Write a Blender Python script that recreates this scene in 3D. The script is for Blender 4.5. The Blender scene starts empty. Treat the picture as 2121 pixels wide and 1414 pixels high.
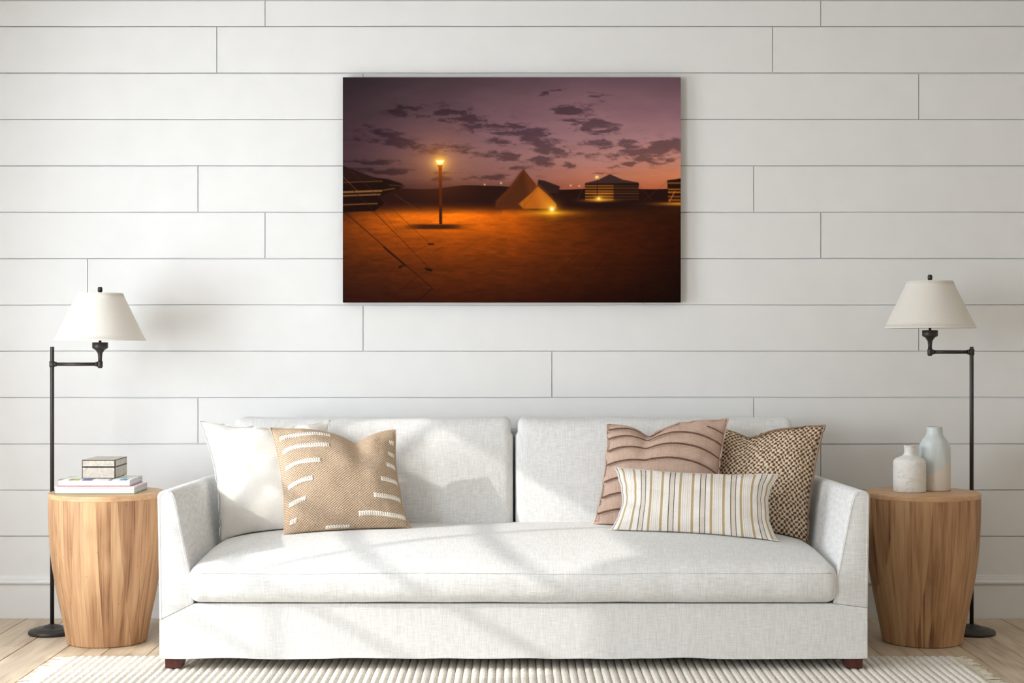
import bpy, math, random
import numpy as np
from mathutils import Vector, noise
from mathutils.bvhtree import BVHTree

random.seed(7)
np.random.seed(7)
SC = bpy.context.scene
COL = SC.collection

# ------------------------------------------------------------------ camera
EYE = 1.072                      # eye height in metres; the camera stands at the origin and looks along +Y
FPX = 3254.0                     # focal length in pixels of a 2121 px wide frame
cam_d = bpy.data.cameras.new('camera')
cam_d.sensor_width = 36.0
cam_d.lens = 36.0 * FPX / 2121.0
cam_d.clip_start = 0.05
cam = bpy.data.objects.new('camera', cam_d)
COL.objects.link(cam)
cam.location = (0, 0, EYE)
cam.rotation_euler = (math.pi / 2, 0, 0)
SC.camera = cam

# ------------------------------------------------------------------ view, world, lights
SC.view_settings.view_transform = 'Standard'
SC.view_settings.look = 'None'
SC.view_settings.exposure = 1.1
SC.view_settings.gamma = 1.0
SC.view_settings.use_curve_mapping = False
try:
    SC.cycles.use_denoising = True
    SC.cycles.max_bounces = 8
    SC.cycles.diffuse_bounces = 5
    SC.cycles.caustics_reflective = False
    SC.cycles.caustics_refractive = False
except Exception:
    pass

world = bpy.data.worlds.new('overcast_sky')
SC.world = world
world.use_nodes = True
world.node_tree.nodes['Background'].inputs[0].default_value = (0.86, 0.93, 1.0, 1)
world.node_tree.nodes['Background'].inputs[1].default_value = 1.0

SUN_DIR = Vector((0.716, 0.29, -0.40))
sd = bpy.data.lights.new('sun_offscreen', 'SUN')
sd.energy = 0.95
sd.angle = math.radians(0.7)
sd.color = (1.0, 0.95, 0.88)
sun = bpy.data.objects.new('sun_offscreen', sd)
COL.objects.link(sun)
sun.location = (-6, 2, 5)
sun.rotation_euler = SUN_DIR.to_track_quat('-Z', 'Y').to_euler()


def window_light(name, loc, direction, sx, sy, power, col):
    d = bpy.data.lights.new(name, 'AREA')
    d.shape = 'RECTANGLE'
    d.size, d.size_y = sx, sy
    d.energy = power
    d.color = col
    o = bpy.data.objects.new(name, d)
    COL.objects.link(o)
    o.location = loc
    o.rotation_euler = Vector(direction).to_track_quat('-Z', 'Z').to_euler()
    return o


# room extents
XL, XR, YB, YF, ZC = -2.4, 3.3, 6.098, -1.6, 2.395
# windows in the left wall (y0, y1, z0, z1)
WIN_L = [(3.90, 5.08, 0.10, 2.06), (0.9, 2.7, 0.55, 2.06)]
DAY = (0.88, 0.935, 1.0)
window_light('window_left_offscreen', (XL - 0.16, 4.51, 1.08), (1, 0, 0), 1.2, 1.9, 50, DAY)
window_light('window_left_forward_offscreen', (XL - 0.16, 1.8, 1.305), (1, 0, 0), 1.7, 1.5, 54, DAY)


# ------------------------------------------------------------------ helpers
def lin(c):
    c = c / 255.0
    return c / 12.92 if c <= 0.04045 else ((c + 0.055) / 1.055) ** 2.4


def rgb(r, g, b):
    return (lin(r), lin(g), lin(b), 1.0)


def P(px, py, d):
    """World point at depth d (metres in front of the camera) for a direction measured on a 2121 x 1414 frame."""
    return Vector(((px - 1060.5) * d / FPX, d, EYE - (py - 707.0) * d / FPX))


def tag(o, label=None, cat=None, group=None, kind=None):
    if label: o['label'] = label
    if cat: o['category'] = cat
    if group: o['group'] = group
    if kind: o['kind'] = kind
    return o


def thing(name, loc, label, cat, group=None):
    o = bpy.data.objects.new(name, None)
    COL.objects.link(o)
    o.empty_display_size = 0.05
    o.location = loc
    return tag(o, label, cat, group)


def origin_of(o):
    v = Vector((0, 0, 0))
    while o is not None:
        v += o.location
        o = o.parent
    return v


def build(name, verts, faces, mat, parent=None, smooth=True, bevel=0.0, seg=2, uvs=None, local=False):
    """One mesh object from world-space vertices, parented to its thing (whose origin is subtracted)."""
    off = Vector((0, 0, 0)) if (parent is None or local) else origin_of(parent)
    me = bpy.data.meshes.new(name)
    me.from_pydata([tuple(Vector(v) - off) for v in verts], [], faces)
    me.validate()
    if smooth:
        me.polygons.foreach_set('use_smooth', [True] * len(me.polygons))
    if mat: me.materials.append(mat)
    if uvs is not None:
        lay = me.uv_layers.new(name='UVMap')
        for lp in me.loops:
            lay.data[lp.index].uv = uvs[lp.vertex_index]
    me.update()
    o = bpy.data.objects.new(name, me)
    COL.objects.link(o)
    if parent is not None: o.parent = parent
    if bevel > 0:
        m = o.modifiers.new('bevel', 'BEVEL')
        m.width = bevel
        m.segments = seg
        m.limit_method = 'ANGLE'
        m.angle_limit = math.radians(40)
    return o


def box_vf(x0, x1, y0, y1, z0, z1):
    v = [(x0, y0, z0), (x1, y0, z0), (x1, y1, z0), (x0, y1, z0), (x0, y0, z1), (x1, y0, z1), (x1, y1, z1), (x0, y1, z1)]
    f = [(0, 3, 2, 1), (4, 5, 6, 7), (0, 1, 5, 4), (1, 2, 6, 5), (2, 3, 7, 6), (3, 0, 4, 7)]
    return v, f


def box(name, x0, x1, y0, y1, z0, z1, mat, parent=None, bevel=0.0, seg=2):
    v, f = box_vf(x0, x1, y0, y1, z0, z1)
    return build(name, v, f, mat, parent, smooth=False, bevel=bevel, seg=seg)


class Acc:
    """Collects shapes that belong to ONE part."""
    def __init__(self): self.v, self.f = [], []
    def add(self, v, f):
        n = len(self.v)
        self.v += [tuple(p) for p in v]
        self.f += [tuple(i + n for i in q) for q in f]
        return self


def prism_vf(poly, y0, y1):
    """poly in XZ (counter-clockwise seen from the camera), extruded along Y."""
    n = len(poly)
    v = [(x, y0, z) for x, z in poly] + [(x, y1, z) for x, z in poly]
    f = [tuple(range(n)), tuple(reversed(range(n, 2 * n)))]
    f += [(i, i + n, (i + 1) % n + n, (i + 1) % n) for i in range(n)]
    return v, f


def lathe_vf(profile, centre, n=48, cap=True):
    cx, cy, cz = centre
    v, f = [], []
    m = len(profile)
    for r, z in profile:
        for k in range(n):
            a = 2 * math.pi * k / n
            v.append((cx + r * math.cos(a), cy + r * math.sin(a), cz + z))
    for i in range(m - 1):
        for k in range(n):
            k2 = (k + 1) % n
            f.append((i * n + k, i * n + k2, (i + 1) * n + k2, (i + 1) * n + k))
    if cap:
        f.append(tuple(reversed(range(n))))
        f.append(tuple(range((m - 1) * n, m * n)))
    return v, f


def tube_vf(path, r, n=10, closed=False):
    pts = [Vector(p) for p in path]
    m = len(pts)
    v, f = [], []
    up = None
    for i, p in enumerate(pts):
        a = pts[(i - 1) % m] if (closed or i > 0) else p
        b = pts[(i + 1) % m] if (closed or i < m - 1) else p
        t = (b - a).normalized()
        if up is None:
            up = t.orthogonal().normalized()
        up = (up - t * up.dot(t))
        up = up.normalized() if up.length > 1e-6 else t.orthogonal().normalized()
        s = t.cross(up)
        rr = r[i] if isinstance(r, (list, tuple)) else r
        for k in range(n):
            an = 2 * math.pi * k / n
            v.append(p + up * (rr * math.cos(an)) + s * (rr * math.sin(an)))
    rng = m if closed else m - 1
    for i in range(rng):
        j = (i + 1) % m
        for k in range(n):
            k2 = (k + 1) % n
            f.append((i * n + k, i * n + k2, j * n + k2, j * n + k))
    if not closed:
        f.append(tuple(reversed(range(n))))
        f.append(tuple(range((m - 1) * n, m * n)))
    return v, f


def rounded_box_vf(size, r, segs, deform=None):
    """Subdivided box with rounded edges about the origin; deform(Vector, (sx,sy,sz) in -1..1) -> Vector."""
    hx, hy, hz = [s / 2 for s in size]
    nx, ny, nz = segs
    idx, v, f = {}, [], []

    def coord(h, n, i):
        # denser towards the ends, so that rounding is smooth
        t = i / n * 2 - 1
        t = math.sin(t * math.pi / 2) * 0.55 + t * 0.45
        return h * t

    def vid(i, j, k):
        key = (i, j, k)
        if key not in idx:
            p = Vector((coord(hx, nx, i), coord(hy, ny, j), coord(hz, nz, k)))
            q = Vector((max(-hx + r, min(hx - r, p.x)), max(-hy + r, min(hy - r, p.y)), max(-hz + r, min(hz - r, p.z))))
            d = p - q
            if d.length > 1e-9: p = q + d.normalized() * r
            s = (p.x / hx, p.y / hy, p.z / hz)
            if deform: p = deform(p, s)
            idx[key] = len(v)
            v.append(p)
        return idx[key]
    for i in range(nx):
        for j in range(ny):
            f.append((vid(i, j, 0), vid(i, j + 1, 0), vid(i + 1, j + 1, 0), vid(i + 1, j, 0)))
            f.append((vid(i, j, nz), vid(i + 1, j, nz), vid(i + 1, j + 1, nz), vid(i, j + 1, nz)))
    for i in range(nx):
        for k in range(nz):
            f.append((vid(i, 0, k), vid(i + 1, 0, k), vid(i + 1, 0, k + 1), vid(i, 0, k + 1)))
            f.append((vid(i, ny, k), vid(i, ny, k + 1), vid(i + 1, ny, k + 1), vid(i + 1, ny, k)))
    for j in range(ny):
        for k in range(nz):
            f.append((vid(0, j, k), vid(0, j, k + 1), vid(0, j + 1, k + 1), vid(0, j + 1, k)))
            f.append((vid(nx, j, k), vid(nx, j + 1, k), vid(nx, j + 1, k + 1), vid(nx, j, k + 1)))
    return v, f


# ------------------------------------------------------------------ materials
def new_mat(name):
    m = bpy.data.materials.new(name)
    m.use_nodes = True
    nt = m.node_tree
    b = nt.nodes['Principled BSDF']
    b.inputs['Roughness'].default_value = 0.8
    b.inputs['Specular IOR Level'].default_value = 0.3
    return m, nt, b


def N(nt, typ, **kw):
    n = nt.nodes.new(typ)
    for k, v in kw.items():
        setattr(n, k, v)
    return n


def setin(n, **kw):
    for k, v in kw.items():
        n.inputs[k.replace('_', ' ')].default_value = v
    return n


def plain(name, col, rough=0.7, spec=0.3, metal=0.0):
    m, nt, b = new_mat(name)
    b.inputs['Base Color'].default_value = col
    b.inputs['Roughness'].default_value = rough
    b.inputs['Specular IOR Level'].default_value = spec
    b.inputs['Metallic'].default_value = metal
    # faint tone variation so that no surface is perfectly flat
    tc = N(nt, 'ShaderNodeTexCoord')
    no = N(nt, 'ShaderNodeTexNoise'); setin(no, Scale=9.0, Detail=3.0)
    mx = N(nt, 'ShaderNodeMixRGB', blend_type='MULTIPLY')
    rp = N(nt, 'ShaderNodeValToRGB')
    rp.color_ramp.elements[0].color = (0.93, 0.93, 0.93, 1)
    rp.color_ramp.elements[1].color = (1, 1, 1, 1)
    nt.links.new(tc.outputs['Object'], no.inputs['Vector'])
    nt.links.new(no.outputs['Fac'], rp.inputs['Fac'])
    mx.inputs[0].default_value = 1.0
    mx.inputs[1].default_value = col
    nt.links.new(rp.outputs['Color'], mx.inputs[2])
    nt.links.new(mx.outputs[0], b.inputs['Base Color'])
    return m


def noise_at(nt, vec, scale3, detail=2.0, dist=0.0, rough=0.5):
    mp = N(nt, 'ShaderNodeMapping')
    mp.inputs['Scale'].default_value = scale3
    nt.links.new(vec, mp.inputs['Vector'])
    no = N(nt, 'ShaderNodeTexNoise')
    setin(no, Scale=1.0, Detail=detail, Distortion=dist, Roughness=rough)
    nt.links.new(mp.outputs['Vector'], no.inputs['Vector'])
    return no.outputs['Fac']


def math_node(nt, op, a, b=None):
    n = N(nt, 'ShaderNodeMath', operation=op)
    for i, x in enumerate((a, b)):
        if x is None: continue
        if isinstance(x, (int, float)): n.inputs[i].default_value = x
        else: nt.links.new(x, n.inputs[i])
    return n.outputs[0]


def ramp(nt, fac, stops, interp='LINEAR'):
    r = N(nt, 'ShaderNodeValToRGB')
    cr = r.color_ramp
    cr.interpolation = interp
    while len(cr.elements) < len(stops): cr.elements.new(0.5)
    for e, (p, c) in zip(cr.elements, stops):
        e.position = p
        e.color = c
    nt.links.new(fac, r.inputs['Fac'])
    return r.outputs['Color']


def add_bump(nt, b, h, strength=0.3, dist=0.002):
    bp = N(nt, 'ShaderNodeBump')
    bp.inputs['Strength'].default_value = strength
    bp.inputs['Distance'].default_value = dist
    nt.links.new(h, bp.inputs['Height'])
    nt.links.new(bp.outputs['Normal'], b.inputs['Normal'])


def linen(name, light, dark, contrast=(0.30, 0.62), bump=0.35, fine=420, slow=26):
    """Slubby woven cloth: two families of threads, one along x, one across it."""
    m, nt, b = new_mat(name)
    b.inputs['Roughness'].default_value = 0.95
    b.inputs['Specular IOR Level'].default_value = 0.1
    tc = N(nt, 'ShaderNodeTexCoord')
    v = tc.outputs['Object']
    a = noise_at(nt, v, (slow, fine, fine), 2.0)
    c = noise_at(nt, v, (fine, slow, slow), 2.0)
    s = math_node(nt, 'MULTIPLY', math_node(nt, 'ADD', a, c), 0.5)
    col = ramp(nt, s, [(contrast[0], dark), (contrast[1], light)])
    nt.links.new(col, b.inputs['Base Color'])
    add_bump(nt, b, s, bump, 0.003)
    b.inputs['Sheen Weight'].default_value = 0.15
    return m


def wood(name, stops, axis='Z', fast=60, slow=2.2, rough=0.45, spec=0.35, tint=0.25, knots=True, bump=0.12, streak=0.0, turned=False):
    """Straight grained timber; each object is shifted and tinted by its own random number."""
    m, nt, b = new_mat(name)
    b.inputs['Roughness'].default_value = rough
    b.inputs['Specular IOR Level'].default_value = spec
    tc = N(nt, 'ShaderNodeTexCoord')
    oi = N(nt, 'ShaderNodeObjectInfo')
    off = N(nt, 'ShaderNodeVectorMath', operation='ADD')
    sc = N(nt, 'ShaderNodeVectorMath', operation='SCALE')
    cb = N(nt, 'ShaderNodeCombineXYZ')
    for i in range(3): nt.links.new(oi.outputs['Random'], cb.inputs[i])
    nt.links.new(cb.outputs[0], sc.inputs[0]); sc.inputs['Scale'].default_value = 37.0
    nt.links.new(sc.outputs[0], off.inputs[1])
    if turned:                   # grain follows the turned side instead of cutting through it
        sp = N(nt, 'ShaderNodeSeparateXYZ')
        nt.links.new(tc.outputs['Object'], sp.inputs[0])
        ang = math_node(nt, 'ARCTAN2', sp.outputs['X'], math_node(nt, 'MULTIPLY', sp.outputs['Y'], -1.0))
        cy_ = N(nt, 'ShaderNodeCombineXYZ')
        nt.links.new(math_node(nt, 'MULTIPLY', ang, 0.2), cy_.inputs[0])
        nt.links.new(sp.outputs['Z'], cy_.inputs[2])
        nt.links.new(cy_.outputs[0], off.inputs[0])
    else:
        nt.links.new(tc.outputs['Object'], off.inputs[0])
    v = off.outputs[0]
    s3 = {'Z': (fast, fast, slow), 'Y': (fast, slow, fast), 'X': (slow, fast, fast)}[axis]
    s3b = tuple(q * 0.22 if q == fast else q * 0.8 for q in s3)
    s3c = tuple(q * 4.0 if q == fast else q * 3.0 for q in s3)
    g1 = noise_at(nt, v, s3, 3.0, 0.6)
    g2 = noise_at(nt, v, s3b, 3.0, 1.6)
    g3 = noise_at(nt, v, s3c, 2.0)
    s = math_node(nt, 'ADD', math_node(nt, 'MULTIPLY', g1, 0.38), math_node(nt, 'MULTIPLY', g2, 0.44))
    s = math_node(nt, 'ADD', s, math_node(nt, 'MULTIPLY', g3, 0.18))
    if streak:
        s3d = tuple(q * 1.8 if q == fast else q * 0.7 for q in s3)
        g4 = noise_at(nt, v, s3d, 4.0, 0.3, 0.6)
        mr = N(nt, 'ShaderNodeMapRange')
        nt.links.new(g4, mr.inputs['Value'])
        mr.inputs['From Min'].default_value = 0.34; mr.inputs['From Max'].default_value = 0.46
        mr.inputs['To Min'].default_value = -streak; mr.inputs['To Max'].default_value = 0.0
        s = math_node(nt, 'ADD', s, mr.outputs[0])
    if tint:
        s = math_node(nt, 'ADD', s, math_node(nt, 'MULTIPLY', math_node(nt, 'SUBTRACT', oi.outputs['Random'], 0.5), tint))
    col = ramp(nt, s, stops)
    if knots:
        kn = N(nt, 'ShaderNodeTexVoronoi')
        mp = N(nt, 'ShaderNodeMapping')
        mp.inputs['Scale'].default_value = {'Z': (7, 7, 3.5), 'Y': (7, 2.5, 7), 'X': (2.5, 7, 7)}[axis]
        nt.links.new(v, mp.inputs['Vector']); nt.links.new(mp.outputs['Vector'], kn.inputs['Vector'])
        k = ramp(nt, kn.outputs['Distance'], [(0.02, (0.35, 0.28, 0.22, 1)), (0.07, (1, 1, 1, 1))])
        mx = N(nt, 'ShaderNodeMixRGB', blend_type='MULTIPLY'); mx.inputs[0].default_value = 0.8
        nt.links.new(col, mx.inputs[1]); nt.links.new(k, mx.inputs[2])
        col = mx.outputs[0]
    nt.links.new(col, b.inputs['Base Color'])
    add_bump(nt, b, g1, bump, 0.002)
    return m


M = {}
M['wall'] = plain('white_wall_paint', rgb(234, 234, 233), 0.6, 0.25)
M['side_wall'] = plain('warm_white_wall_paint', rgb(236, 229, 218), 0.7, 0.2)
M['ceiling'] = plain('ceiling_paint', rgb(236, 235, 232), 0.8, 0.2)
M['floor_gap'] = plain('bare_subfloor', rgb(186, 168, 146), 0.9, 0.1)
M['floor'] = wood('whitewashed_oak', [(0.20, rgb(124, 102, 78)), (0.38, rgb(188, 168, 142)), (0.56, rgb(210, 193, 169)), (0.8, rgb(222, 209, 190))],
                  'Y', 40, 2.4, 0.45, 0.4, 0.16, True, 0.12, 0.10)
M['linen'] = linen('white_linen', rgb(234, 234, 233), rgb(206, 206, 204))
M['leg'] = wood('dark_red_wood', [(0.3, rgb(58, 26, 20)), (0.7, rgb(96, 46, 36))], 'Z', 70, 5, 0.4, 0.4, 0.0, False)
M['drum_light'] = wood('acacia', [(0.24, rgb(104, 70, 47)), (0.38, rgb(156, 115, 82)), (0.52, rgb(188, 147, 109)), (0.74, rgb(212, 176, 134))],
                       'Z', 44, 2.4, 0.5, 0.3, 0.15, True, 0.1, 0.14, True)
M['drum_light_top'] = wood('acacia_top', [(0.25, rgb(168, 126, 92)), (0.5, rgb(204, 163, 122)), (0.75, rgb(222, 186, 144))], 'X', 40, 4, 0.45, 0.35, 0.0, False)
M['bronze'] = plain('dark_bronze', rgb(56, 52, 50), 0.42, 0.5, 0.35)
M['black'] = plain('black_lacquer', rgb(24, 20, 18), 0.4, 0.4)
M['paper'] = None


def shade_mat():
    m, nt, b = new_mat('ivory_shade_cloth')
    tc = N(nt, 'ShaderNodeTexCoord')
    s = noise_at(nt, tc.outputs['Object'], (300, 300, 60), 2.0)
    nt.links.new(ramp(nt, s, [(0.3, rgb(236, 232, 224)), (0.7, rgb(241, 237, 230))]), b.inputs['Base Color'])
    b.inputs['Roughness'].default_value = 0.9
    b.inputs['Specular IOR Level'].default_value = 0.1
    tr = N(nt, 'ShaderNodeBsdfTranslucent')
    tr.inputs['Color'].default_value = rgb(245, 238, 224)
    mx = N(nt, 'ShaderNodeMixShader'); mx.inputs[0].default_value = 0.22
    out = nt.nodes['Material Output']
    nt.links.new(b.outputs[0], mx.inputs[1]); nt.links.new(tr.outputs[0], mx.inputs[2])
    nt.links.new(mx.outputs[0], out.inputs['Surface'])
    return m


def pages_mat():
    m, nt, b = new_mat('book_pages')
    tc = N(nt, 'ShaderNodeTexCoord')
    s = noise_at(nt, tc.outputs['Object'], (3, 3, 900), 1.0)
    nt.links.new(ramp(nt, s, [(0.3, rgb(196, 194, 198)), (0.7, rgb(238, 236, 238))]), b.inputs['Base Color'])
    b.inputs['Roughness'].default_value = 0.9
    add_bump(nt, b, s, 0.3, 0.001)
    return m


def printed_cover_mat():
    """Glossy jacket whose edge carries coloured blocks of print."""
    m, nt, b = new_mat('printed_book_cover')
    tc = N(nt, 'ShaderNodeTexCoord')
    sx = N(nt, 'ShaderNodeSeparateXYZ')
    nt.links.new(tc.outputs['Object'], sx.inputs[0])
    fx = math_node(nt, 'MULTIPLY', math_node(nt, 'ADD', sx.outputs['X'], 0.128), 1 / 0.256)
    W, Gy, T = rgb(240, 240, 238), rgb(205, 196, 184), rgb(170, 140, 110)
    stops = [(0.0, T), (0.06, W), (0.15, rgb(150, 105, 85)), (0.21, rgb(150, 190, 40)), (0.30, W), (0.335, rgb(40, 45, 140)),
             (0.455, rgb(150, 40, 50)), (0.48, W), (0.56, rgb(225, 215, 222)), (0.70, rgb(80, 95, 45)), (0.75, W), (0.85, rgb(60, 170, 200)),
             (0.93, rgb(40, 80, 90)), (0.95, W)]
    c1 = ramp(nt, fx, stops, 'CONSTANT')
    gy = math_node(nt, 'GREATER_THAN', sx.outputs['Y'], -0.045)
    mx = N(nt, 'ShaderNodeMixRGB')
    nt.links.new(gy, mx.inputs[0]); nt.links.new(c1, mx.inputs[1])
    vo = noise_at(nt, tc.outputs['Object'], (18, 30, 10), 2.0)
    nt.links.new(ramp(nt, vo, [(0.40, W), (0.52, Gy), (0.62, W), (0.7, rgb(190, 200, 120))], 'CONSTANT'), mx.inputs[2])
    nt.links.new(mx.outputs[0], b.inputs['Base Color'])
    b.inputs['Roughness'].default_value = 0.35
    return m


def shagreen_mat():
    m, nt, b = new_mat('champagne_shagreen')
    tc = N(nt, 'ShaderNodeTexCoord')
    a = noise_at(nt, tc.outputs['Object'], (55, 55, 55), 4.0, 1.0)
    c = noise_at(nt, tc.outputs['Object'], (500, 500, 500), 1.0)
    s = math_node(nt, 'ADD', math_node(nt, 'MULTIPLY', a, 0.7), math_node(nt, 'MULTIPLY', c, 0.3))
    nt.links.new(ramp(nt, s, [(0.33, rgb(176, 166, 152)), (0.66, rgb(214, 206, 194))]), b.inputs['Base Color'])
    b.inputs['Roughness'].default_value = 0.5
    return m


def plaster_vase_mat():
    m, nt, b = new_mat('weathered_white_plaster')
    tc = N(nt, 'ShaderNodeTexCoord')
    a = noise_at(nt, tc.outputs['Object'], (30, 30, 60), 5.0, 1.5, 0.65)
    c = noise_at(nt, tc.outputs['Object'], (14, 14, 70), 4.0, 2.0, 0.7)
    col = ramp(nt, a, [(0.28, rgb(206, 196, 178)), (0.45, rgb(226, 224, 218)), (0.7, rgb(234, 233, 230))])
    dk = ramp(nt, c, [(0.30, (0.62, 0.59, 0.54, 1)), (0.37, (1, 1, 1, 1))])
    mx = N(nt, 'ShaderNodeMixRGB', blend_type='MULTIPLY'); mx.inputs[0].default_value = 0.7
    nt.links.new(col, mx.inputs[1]); nt.links.new(dk, mx.inputs[2])
    nt.links.new(mx.outputs[0], b.inputs['Base Color'])
    b.inputs['Roughness'].default_value = 0.6
    add_bump(nt, b, a, 0.25, 0.003)
    return m


def glazed_vase_mat():
    """Pale blue glaze poured over a bare sand-coloured body, with a slanting edge."""
    m, nt, b = new_mat('half_glazed_stoneware')
    tc = N(nt, 'ShaderNodeTexCoord')
    sx = N(nt, 'ShaderNodeSeparateXYZ')
    nt.links.new(tc.outputs['Object'], sx.inputs[0])
    wob = noise_at(nt, tc.outputs['Object'], (22, 22, 22), 2.0)
    h = math_node(nt, 'SUBTRACT', sx.outputs['Z'], math_node(nt, 'MULTIPLY', sx.outputs['X'], 0.62))
    h = math_node(nt, 'ADD', h, math_node(nt, 'MULTIPLY', math_node(nt, 'SUBTRACT', wob, 0.5), 0.012))
    f = N(nt, 'ShaderNodeMapRange')
    nt.links.new(h, f.inputs['Value'])
    f.inputs['From Min'].default_value = 0.072; f.inputs['From Max'].default_value = 0.082
    st = noise_at(nt, tc.outputs['Object'], (40, 40, 8), 3.0)
    glaze = ramp(nt, st, [(0.3, rgb(192, 200, 200)), (0.7, rgb(214, 220, 220))])
    mx = N(nt, 'ShaderNodeMixRGB')
    nt.links.new(f.outputs[0], mx.inputs[0])
    mx.inputs[1].default_value = rgb(220, 210, 199)
    nt.links.new(glaze, mx.inputs[2])
    nt.links.new(mx.outputs[0], b.inputs['Base Color'])
    r = N(nt, 'ShaderNodeMapRange')
    nt.links.new(f.outputs[0], r.inputs['Value'])
    r.inputs['To Min'].default_value = 0.75; r.inputs['To Max'].default_value = 0.3
    nt.links.new(r.outputs[0], b.inputs['Roughness'])
    return m


def uv_weave(name, light, dark, nu, nv, bump, twill=0.0, soft=(0.35, 0.65), jitter=0.0):
    """Checker of over/under threads in the cloth's own UV, nu x nv threads across the cushion."""
    m, nt, b = new_mat(name)
    b.inputs['Roughness'].default_value = 0.95
    b.inputs['Specular IOR Level'].default_value = 0.1
    tc = N(nt, 'ShaderNodeTexCoord')
    sx = N(nt, 'ShaderNodeSeparateXYZ')
    nt.links.new(tc.outputs['UV'], sx.inputs[0])
    jt = noise_at(nt, tc.outputs['UV'], (nu * .45, nv * .45, 1), 2.0)
    u = math_node(nt, 'MULTIPLY', sx.outputs['X'], nu * math.pi)
    v = math_node(nt, 'MULTIPLY', sx.outputs['Y'], nv * math.pi)
    if jitter:
        u = math_node(nt, 'ADD', u, math_node(nt, 'MULTIPLY', jt, jitter))
        v = math_node(nt, 'ADD', v, math_node(nt, 'MULTIPLY', jt, jitter))
    if twill:
        u = math_node(nt, 'ADD', u, math_node(nt, 'MULTIPLY', v, twill))
    w = math_node(nt, 'MULTIPLY', math_node(nt, 'SINE', u), math_node(nt, 'SINE', v))
    w = math_node(nt, 'ADD', math_node(nt, 'MULTIPLY', w, 0.5), 0.5)
    w2 = math_node(nt, 'ADD', math_node(nt, 'MULTIPLY', w, 0.75), math_node(nt, 'MULTIPLY', jt, 0.25))
    nt.links.new(ramp(nt, w2, [(soft[0], dark), (soft[1], light)]), b.inputs['Base Color'])
    add_bump(nt, b, w, bump, 0.004)
    return m


def stripe_mat():
    """Cream cotton with vertical tan and dark brown woven stripes; x runs across the cushion."""
    m, nt, b = new_mat('striped_cotton')
    b.inputs['Roughness'].default_value = 0.95
    b.inputs['Specular IOR Level'].default_value = 0.1
    tc = N(nt, 'ShaderNodeTexCoord')
    sx = N(nt, 'ShaderNodeSeparateXYZ')
    nt.links.new(tc.outputs['UV'], sx.inputs[0])
    x = sx.outputs['X']
    cream, sand, tan, brown, pale = rgb(238, 235, 229), rgb(222, 212, 200), rgb(192, 166, 128), rgb(88, 72, 62), rgb(208, 195, 180)
    per = 5.4
    fx = math_node(nt, 'FRACT', math_node(nt, 'ADD', math_node(nt, 'MULTIPLY', x, per), 0.12))
    stops = [(0.0, brown), (0.026, sand), (0.165, brown), (0.191, cream), (0.33, tan), (0.41, cream),
             (0.46, pale), (0.475, cream), (0.53, sand), (0.545, cream), (0.60, pale), (0.615, cream), (0.66, sand), (0.675, cream),
             (0.73, tan), (0.81, cream), (0.995, cream)]
    c = ramp(nt, fx, stops, 'CONSTANT')
    th = noise_at(nt, tc.outputs['UV'], (500, 30, 1), 2.0)
    th2 = noise_at(nt, tc.outputs['UV'], (30, 260, 1), 2.0)
    t = math_node(nt, 'MULTIPLY', math_node(nt, 'ADD', th, th2), 0.5)
    mx = N(nt, 'ShaderNodeMixRGB', blend_type='MULTIPLY'); mx.inputs[0].default_value = 1.0
    nt.links.new(c, mx.inputs[1])
    nt.links.new(ramp(nt, t, [(0.35, (0.86, 0.85, 0.83, 1)), (0.55, (1, 1, 1, 1))]), mx.inputs[2])
    nt.links.new(mx.outputs[0], b.inputs['Base Color'])
    add_bump(nt, b, t, 0.3, 0.002)
    return m


def wool_mat(name, light, dark):
    m, nt, b = new_mat(name)
    b.inputs['Roughness'].default_value = 1.0
    b.inputs['Specular IOR Level'].default_value = 0.05
    tc = N(nt, 'ShaderNodeTexCoord')
    oi = N(nt, 'ShaderNodeObjectInfo')
    a = noise_at(nt, tc.outputs['Object'], (160, 60, 160), 3.0, 0.8)
    s = math_node(nt, 'ADD', a, math_node(nt, 'MULTIPLY', math_node(nt, 'SUBTRACT', oi.outputs['Random'], 0.5), 0.12))
    nt.links.new(ramp(nt, s, [(0.28, dark), (0.62, light)]), b.inputs['Base Color'])
    add_bump(nt, b, a, 0.45, 0.004)
    return m


M['shade'] = shade_mat()
M['paper'] = pages_mat()
M['print_cover'] = printed_cover_mat()
M['white_cover'] = plain('white_book_cover', rgb(238, 238, 236), 0.4, 0.4)
M['green_cover'] = plain('green_book_cover', rgb(96, 140, 58), 0.5, 0.4)
M['red_cover'] = plain('red_book_cover', rgb(172, 50, 56), 0.5, 0.4)
M['shagreen'] = shagreen_mat()
M['plaster'] = plaster_vase_mat()
M['glazed'] = glazed_vase_mat()
M['wool'] = wool_mat('cream_wool', rgb(240, 235, 226), rgb(214, 205, 193))
M['backing'] = wool_mat('taupe_backing', rgb(226, 216, 202), rgb(204, 193, 178))
M['fringe'] = wool_mat('fringe_yarn', rgb(236, 230, 214), rgb(204, 194, 172))
M['satin'] = linen('ivory_cotton', rgb(232, 229, 224), rgb(222, 218, 211), (0.3, 0.6), 0.1, 600, 80)
M['beige'] = uv_weave('beige_twill', rgb(214, 194, 170), rgb(156, 128, 103), 84, 92, 0.5, 0.0, (0.25, 0.75), 0.8)
M['tuft'] = uv_weave('white_tufting', rgb(244, 240, 232), rgb(206, 188, 166), 106, 1, 0.5, 0.0, (0.30, 0.52))
M['mauve'] = linen('mauve_linen', rgb(204, 177, 160), rgb(182, 153, 136), (0.32, 0.62), 0.3, 360, 30)
M['mauve_dark'] = linen('dark_mauve_trim', rgb(118, 86, 72), rgb(98, 70, 58), (0.32, 0.62), 0.2)
M['basket'] = uv_weave('brown_basket_weave', rgb(232, 216, 192), rgb(112, 76, 52), 44, 44, 1.0, 0.0, (0.36, 0.60), 5.5)
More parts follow.
